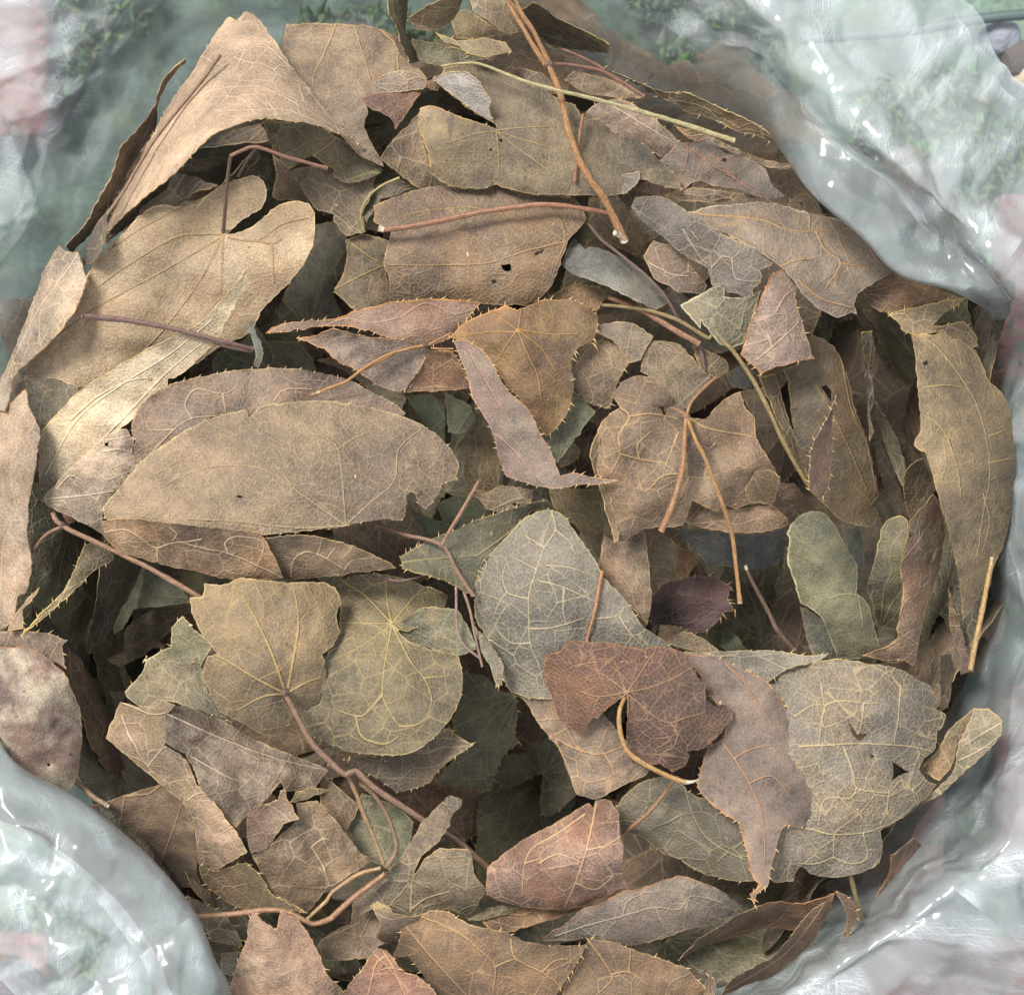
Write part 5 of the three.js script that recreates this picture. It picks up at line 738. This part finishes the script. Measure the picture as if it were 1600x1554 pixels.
stalk('long pale yellow green straw lying across the notched leaf', [['B 488,297,10 560,286,11 640,284,12 700,300,13 860,362,17 1000,402,20 1200,450,17 1400,505,14 1554,550,11 C 130,592,9 250,632,7', 2, 4.2, '#b3a874']]);
stalk('fine yellow curl beside the end of the curved red stalk', [['B 300,798,4 210,840,4 150,900,3 125,960,2 140,1040,0', 1.8, 1.6, '#b8a468']]);
// centre: spiny leaves
L = leaf('B 520,1525 590,1452 700,1402 780,1372 830,1392 860,1382 940,1352 1050,1345 1130,1370 1192,1422 1190,1482 1172,1560 E 1190,30 1170,92 1100,132 1072,200 1082,280 1062,400 1002,492 960,525 900,432 830,342 790,302 720,202 660,132 560,92 525,60', 'B 520,1525,6 780,1372,6 1192,1422,5 E 1100,132,6 1072,280,6 960,525,2 720,202,7 828,45,8 900,200,10', '#8b6742', 'orange brown heart-shaped leaf with dense spiny margin', { col2: '#96784e', veins: ['E 828,40 870,140 920,250 940,380', 'E 828,40 780,110 740,180', 'E 830,40 960,60 1100,60', 'B 828,1490 700,1490 580,1510', 'B 830,1485 760,1430 720,1405', 'B 832,1485 845,1390', 'E 830,42 940,130 1000,230'], vein: '#b08548', vw: 1.2, noauto: 1, spines: 1.6, spineLen: 1.1, rim: '#b07c40', net: .3, blend: .9 });
L = leaf('E 543,92 590,90 660,127 722,202 762,282 800,332 850,372 902,442 932,512 972,572 1002,642 1020,702 1080,686 1150,702 1230,712 1285,722 1200,737 1100,742 1000,757 920,747 840,722 778,702 740,602 720,512 680,432 628,350 610,272 578,182', 'E 543,92,11 722,202,14 932,512,14 1285,722,11 1000,757,11 778,702,10 680,432,10', '#a08476', 'long pinkish grey leaf strip with a torn pointed tail', { veins: ['E 725,510 800,570 880,660 930,720', 'E 600,120 700,300 760,400'], vein: '#b58c70', vw: 1.1, noauto: 1, net: .15, fine: .5, spines: 1.2, spineLen: .9, rim: '#b98a64', rough: 1.6 });
L = leaf('P 415,522 424,512 455,503 B 0,1432 100,1400 250,1360 400,1346 560,1346 665,1362 590,1452 520,1525 400,1560 300,1535 100,1472 -60,1470', 'P 415,522,4 B 250,1360,6 665,1362,6 520,1525,4 100,1472,5 350,1440,9', '#946a50', 'rusty pointed leaf with spiny upper edge beside the orange brown heart leaf', { col2: '#a08472', spines: 1.3, net: .2, rim: '#b57c40', edge: 2 });
L = leaf('D 1330,80 1420,70 E 0,42 130,72 300,87 400,110 432,132 402,200 332,302 302,327 200,292 100,222 0,172 -40,130', 'D 1330,80,3 E 300,87,6 432,132,5 302,327,2 100,222,3', '#9b8472', 'pinkish grey half leaf under the rusty pointed leaf', { spines: .9, spineLen: .7, rim: '#b78455', net: .2, noauto: 1 });
leaf('E 430,135 540,142 600,240 625,302 560,312 400,322 310,325 402,200', 'E 430,135,5 625,302,2 310,325,2', '#76502f', 'dark rusty other half', { of: L, part: 'folded_half', spines: .7, noauto: 1 });
stalk('pair of thin orange twigs joined at a dark node on the pinkish half leaf', [['E 420,113,8 330,130,9 260,152,9 190,185,9 120,232,9 60,275,8 0,298,7 D 1480,305,7 1402,336,6', 2.6, 2.4, '#a8743a'], ['E 420,118,8 300,140,8 240,170,7 140,225,8', 2, 1.8, '#9c6c38'], ['E 425,112,8 470,90,8 530,60,8', 2, 1.8, '#a8743a'], ['E 440,125,8 500,130,8 545,128,9', 1.8, 1.5, '#a8743a']], { node: ['E 415,110,8', 5] , end: ['D 1440,322,6.5 1402,336,6', 2.8, 1.6] });
L = leaf('E 325,342 500,322 505,545 440,500 400,450', -14, '#6d7955', 'deep green leaf in the hollow above the broad tan leaf', { rim: '#8a7c40' });
L = leaf('E 500,322 620,382 645,470 580,512 520,502', -12, '#6e7c59', 'dull green leaf beside the deep green one in the hollow', {});
L = leaf('E 640,382 700,482 752,642 742,772 650,765 600,652 560,562 600,502 640,450', -7, '#84714a', 'olive tan leaf under the long pinkish strip', { mottle: 1.3 });
L = leaf('E 590,650 640,660 750,780 720,790 640,780 590,720', -10, '#797957', 'olive sliver beneath the olive tan leaf', {});
L = leaf('E 1080,317 1182,410 1100,522 1010,642 960,562 1002,492 1062,402', -3, '#8a8868', 'pale grey green leaf corner beside the orange brown heart leaf', { net: .4 });
L = leaf('E 1070,202 1110,132 1192,92 1280,102 1332,192 1292,262 1262,332 1252,402 1150,372 1090,302', 1, '#7f6240', 'brown leaf between the orange brown heart leaf and the crumpled leaf', { spines: .9, rim: '#b08848' });
L = leaf('E 1190,22 1330,10 1442,72 1382,182 1332,192 1280,112 1200,60', 2.6, '#8d7a62', 'grey tan leaf piece with a dark crack above the crumpled leaf', {});
L = leaf('E 1445,92 1554,110 F 90,200 160,270 90,330 40,400 E 1540,370 1440,262 1380,232 1400,152', 2, '#8b775a', 'tan leaf piece behind the upper twig of the forked stalk', {});
L = leaf('F 60,110 140,140 220,180 230,230 170,265 100,230', 1, '#80603e', 'rusty brown leaf corner by the upper twig of the forked stalk', {});
L = leaf('F 215,245 300,190 370,260 350,330 300,310 240,300', -12, '#76746a', 'bluish dark leaf under the long yellow stalk', {});
L = leaf('F 280,320 380,300 420,420 450,540 400,600 340,450', -10, '#867158', 'dull brown leaf between the crumpled leaf and the long yellow stalk', {});
L = leaf('F 440,740 520,730 570,790 500,810 450,790', -8, '#916f50', 'small brown chip beside the rolled corner of the crumpled leaf', {});
L = leaf('E 305,1065 400,1002 550,942 640,902 760,862 900,822 965,806 990,850 880,930 780,985 740,1022 682,1082 652,1152 634,1240 570,1205 500,1172 400,1142 310,1115', 'E 305,1065,2 640,902,1 965,806,1 680,1082,-1 634,1240,0 500,1050,4', '#736c50', 'olive grey leaf with bristly edges under the brown stalk fork', { spines: 1.6, veins: ['E 310,1085 450,1070 640,1060', 'E 640,1060 780,960 900,850'], vein: '#908458', noauto: 1 });
L = leaf('E 465,825 560,790 640,812 692,852 680,882 560,942 500,902', -10, '#707a5a', 'dark green rounded leaf behind the stalk fork', {});
L = leaf('E 328,832 430,882 532,922 422,992 370,902', -9, '#707b5c', 'small green leaf in the gap by the broad tan leaf', { vein: '#a8b090' });
L = leaf('E 970,752 1180,762 1222,922 1202,1085 1100,935 1000,852', -7, '#84744b', 'dark olive brown leaf behind the grey netted leaf', {});
L = leaf('E 755,742 900,762 892,812 760,862 690,852 650,802 565,768 610,758 700,772', -5, '#886b4e', 'shrivelled brown leaf below the tail of the pinkish strip', { wrinkle: 1.2, holes: ['E 800,830 815,820 845,828 840,838'] });
stalk('reddish brown stalk forking three ways over the olive grey leaf', [['E 190,915,0 330,965,3 490,1012,6 560,1130,5 632,1240,4', 3, 3.4, '#8d6852'], ['E 490,1012,6 530,940,9 590,840,12 660,718,15', 3.2, 2.8, '#a07858']], { node: ['E 488,1012,6', 5, '#6a4a3a'] });
stalk('pair of pale pinkish twigs hanging beside the grey netted leaf', [['E 555,1190,2 555,1300,3 562,1400,3 590,1460,4 660,1520,4', 2.4, 2, '#94776a'], ['E 590,1220,3 620,1320,4 640,1420,5 672,1560,5', 2.6, 2, '#8c6e5c']]);
stalk('fine purplish twig arching over the round greenish leaf', [['E 200,1140,-2 270,1170,2 340,1166,3 425,1142,1', 1.8, 1.4, '#7c5c58']]);
L = leaf('B 1028,1192 1062,1100 1092,1070 1130,1120 1160,1110 1240,1130 1332,1182 1402,1242 1462,1302 1512,1362 1450,1392 1350,1342 1200,1272 1080,1232', 'B 1028,1192,2 1092,1070,0 1332,1182,0 1512,1362,0 1250,1230,8 1200,1272,5', '#8b877c', 'grey leaf rolled into a smooth tube beside the squarish leaf', { net: .1, fine: .4, noauto: 1, rim: '#b7ab84' });
L = leaf('B 1150,890 1280,880 1340,960 1400,1060 1420,1180 1300,1120 1220,1080 1150,980', -12, '#8e6f45', 'brown leaf deep behind the frayed stalk end', {});
L = leaf('B 965,1332 1050,1292 1100,1272 1225,1302 1222,1342 1182,1402 1130,1372', -3, '#8b6e47', 'dark brown bristly leaf tip above the orange brown heart leaf', { spines: 1.3 });
stalk('thin dark purple stalk curving past the rolled grey leaf', [['B 1148,1000,4 1200,1070,4 1250,1110,5 1400,1232,8 1480,1312,8 1520,1370,7 1560,1440,5 F 90,100,3 125,280,1', 2.6, 3.4, '#5c463e']]);
stalk('long yellow brown stalk bowing past the pinkish triangular leaf', [['B 1210,1370,3 1300,1378,4 1400,1390,5 1554,1440,6 C 140,1520,6 F 150,62,6 240,130,6 330,260,5 400,390,4 480,560,2 560,700,0 600,760,-2', 2.8, 3.8, '#8d7746']]);
stalk('pinkish brown stalk lying next to the long yellow brown one', [['B 1240,1335,2 1400,1400,3 1554,1492,5 F 60,85,5 95,108,5', 4, 5, '#96684c']]);
stalk('dark purple brown stalk with a blunt end lying on the cream leaf', [['P 127,493,14 160,496,12 245,508,10 345,532,7 394,545,2', 4.6, 3.8, '#6e4f48'], ['P 320,533,6 360,543,3 392,549,1', 2, 2.4, '#8d6c58']]);
L = leaf('D 1128,0 1152,60 1182,140 1162,217 1140,202 1147,130 1118,40', 'D 1128,0,3 1182,140,4 1162,217,1', '#909282', 'small grey curled sliver above the mauve tan leaf', { net: .1, noauto: 1 });
L = leaf('D 948,205 980,150 1070,110 1150,30 1202,92 1232,192 1300,212 1100,222 960,245', -8, '#72765c', 'grey green leaf behind the small grey curled sliver', {});
L = leaf('D 1202,92 1340,100 1402,172 1422,232 1300,215 1235,195', -10, '#79775c', 'dark olive leaf behind the mauve tan leaf', {});
L = leaf('D 1420,180 1554,230 E 180,330 310,410 330,350 260,260 100,225 0,170', -9, '#817459', 'shadowed brown leaf under the pinkish half leaf', {});

// ------------------------------------------------------------------ leaves buried in the pile, seen in the gaps
function heartOutline(L0, W, skew) { const p = []; for (let i = 0; i < 40; i++) { const t = i / 40 * 2 * Math.PI, s = Math.sin(t), c = Math.cos(t); const r = 1 - .55 * Math.exp(-((t - Math.PI) ** 2) * 6); p.push([CX + c * L0 * .5 * (c > 0 ? 1.2 : .8) * r, CY + s * W * .5 * (1 - .45 * Math.max(0, c) ** 2) * (1 + skew * Math.sign(s)) * (r * .4 + .6)]); } return p; }
const protos = ['#80694d', '#787350', '#8c7154', '#7c705a', '#846048', '#877f67', '#7b775d', '#7c6650'].map((c, i) => { const Lp = 380 + 40 * (i % 4), Wp = 190 + 25 * (i % 3); return bladeMesh(heartOutline(Lp, Wp, (i % 3 - 1) * .15), [[CX - Lp / 2, CY, -3], [CX + Lp / 2, CY, -5 + i], [CX, CY - Wp / 2, 4 - i], [CX, CY + Wp / 2, i - 2], [CX, CY, 3]], { col: c, base: [CX - Lp * .18, CY], tip: [CX + Lp * .6, CY], spines: .8, wrinkle: 1.2 }); });
const heapEdge = (x, y) => ((x - 790) / 760) ** 2 + ((y - 800) / 800) ** 2;
function bury(n, h0, h1, grow, reach) {
  for (let k = 0, t = 0; k < n && t < 5000; t++) {
    const x = rr(20, 1570), y = rr(-60, 1620); if (heapEdge(x, y) > reach || (y < 260 && x > 760) || (h1 > -80 && Math.hypot(x - 1400, y - 640) < 200)) continue;
    const p = protos[Math.floor(rnd() * protos.length)], g = new THREE.Group(); g.name = numbered('buried_leaf');
    const m = p.mesh.clone(); m.name = 'blade'; g.add(m); if (p.spines) { const s = p.spines.clone(); s.name = 'spiny_margin'; g.add(s); }
    g.position.copy(at(x, y, rr(h0, h1))); const e = heapEdge(x, y); g.rotation.set(rr(-.3, .3) * grow, rr(0, 6.283), rr(-.3, .3) * grow, 'YXZ');
    tag(g, 'shadowed brown leaf buried in the pile, glimpsed through gaps between upper leaves', 'leaf', 'leaves buried in the pile'); scene.add(g); k++;
  }
}
bury(75, -84, -62, 1.5, .72); bury(60, -104, -86, 1.3, .7);
// leaves added round the bag wall to block side light through the film
for (let k = 0; k < 52; k++) {
  const a = (k + rr(-.3, .3)) / 52 * 6.2832; if (Math.sin(a) < -.55 && Math.cos(a) > .05) continue;
  const p = protos[k % protos.length], g = new THREE.Group(), inn = Math.sin(a) < -.75 || (Math.cos(a) < -.2 && Math.sin(a) < -.1) ? .84 : 1, dep = (k & 1 ? -28 : -50) - (Math.sin(a) < -.5 ? 26 : 0);
  g.name = numbered('added_wall_leaf'); const m = p.mesh.clone(); m.name = 'blade'; m.position.copy(p.mesh.position); g.add(m);
  g.position.copy(at(790 + (k & 1 ? 715 : 690) * inn * Math.cos(a), 800 + (k & 1 ? 760 : 730) * inn * Math.sin(a), dep)); g.rotation.set(0, -a + rr(-.15, .15), rr(1.15, 1.4), 'YXZ'); m.rotation.y = rr(.9, 1.9);
  tag(g, 'brown leaf added upright along the inner bag wall to block side light, mostly hidden', 'leaf', 'added leaves lining the bag wall'); scene.add(g);
}
{
  const N = 500;
  const M = new THREE.Matrix4(), Q = new THREE.Quaternion(), E = new THREE.Euler();
  const inst = new THREE.InstancedMesh(protos[2].mesh.geometry, protos[2].mesh.material, N); let k = 0;
  while (k < N) { const x = rr(0, 1600), y = rr(-60, 1620), h = rr(-122, -104); if (heapEdge(x, y) > .7) continue; Q.setFromEuler(E.set(rr(-.4, .4), rr(0, 6.28), rr(-.4, .4))); M.compose(at(x, y, h), Q, new THREE.Vector3(1, 1, 1)); inst.setMatrixAt(k++, M); }
  inst.name = 'packed_leaves'; shade(inst); tag(inst, 'packed dry leaves filling the lower part of the bag', 'leaves', null, 'stuff'); scene.add(inst);
}
// ------------------------------------------------------------------ crumbs of broken leaf lying on the leaves
{
  scene.updateMatrixWorld(true);
  const hits = scene.children.filter(o => /^dry_leaf/.test(o.name)), ray = new THREE.Raycaster(), down = new THREE.Vector3(0, -1, 0), n = new THREE.Vector3();
  const cm = ['#6e5740', '#4e3d2c', '#8f7c60', '#5f583f'].map(c => new THREE.MeshStandardMaterial({ color: c, roughness: .85 }));
  const chip = [0, 1, 2, 3].map(q => { const g = new THREE.IcosahedronGeometry(.00062, 1), P = g.attributes.position; for (let i = 0; i < P.count; i++) { const x = P.getX(i), y = P.getY(i), z = P.getZ(i), s = 1 + .6 * noise(x * 1700 + q * 9, y * 1700, z * 1700); P.setXYZ(i, x * s * 1.5, y * .35, z * s); } g.computeVertexNormals(); return g; });
  for (let k = 0, t = 0; k < 60 && t < 200; t++) {
    const x = rr(100, 1500), y = rr(60, 1500), p = at(x, y, 45); ray.set(p, down);
    const h = ray.intersectObjects(hits, true)[0]; if (!h) continue;
    n.copy(h.face.normal); if (n.y < .75) continue;
    const m = shade(new THREE.Mesh(chip[k & 3], cm[Math.floor(rnd() * 4)])); m.name = numbered('leaf_crumb'); m.position.copy(h.point); m.position.y += .0001; const s = rr(.25, .8); m.scale.set(s, s, s * rr(.5, 1.2)); m.rotation.set(rr(-.2, .2), rr(0, 6.28), rr(-.2, .2));
    tag(m, 'tiny crumb of broken leaf lying loose on a leaf', 'crumb', 'crumbs on the leaves'); scene.add(m); k++;
  }
}
renderer.render(scene, camera);
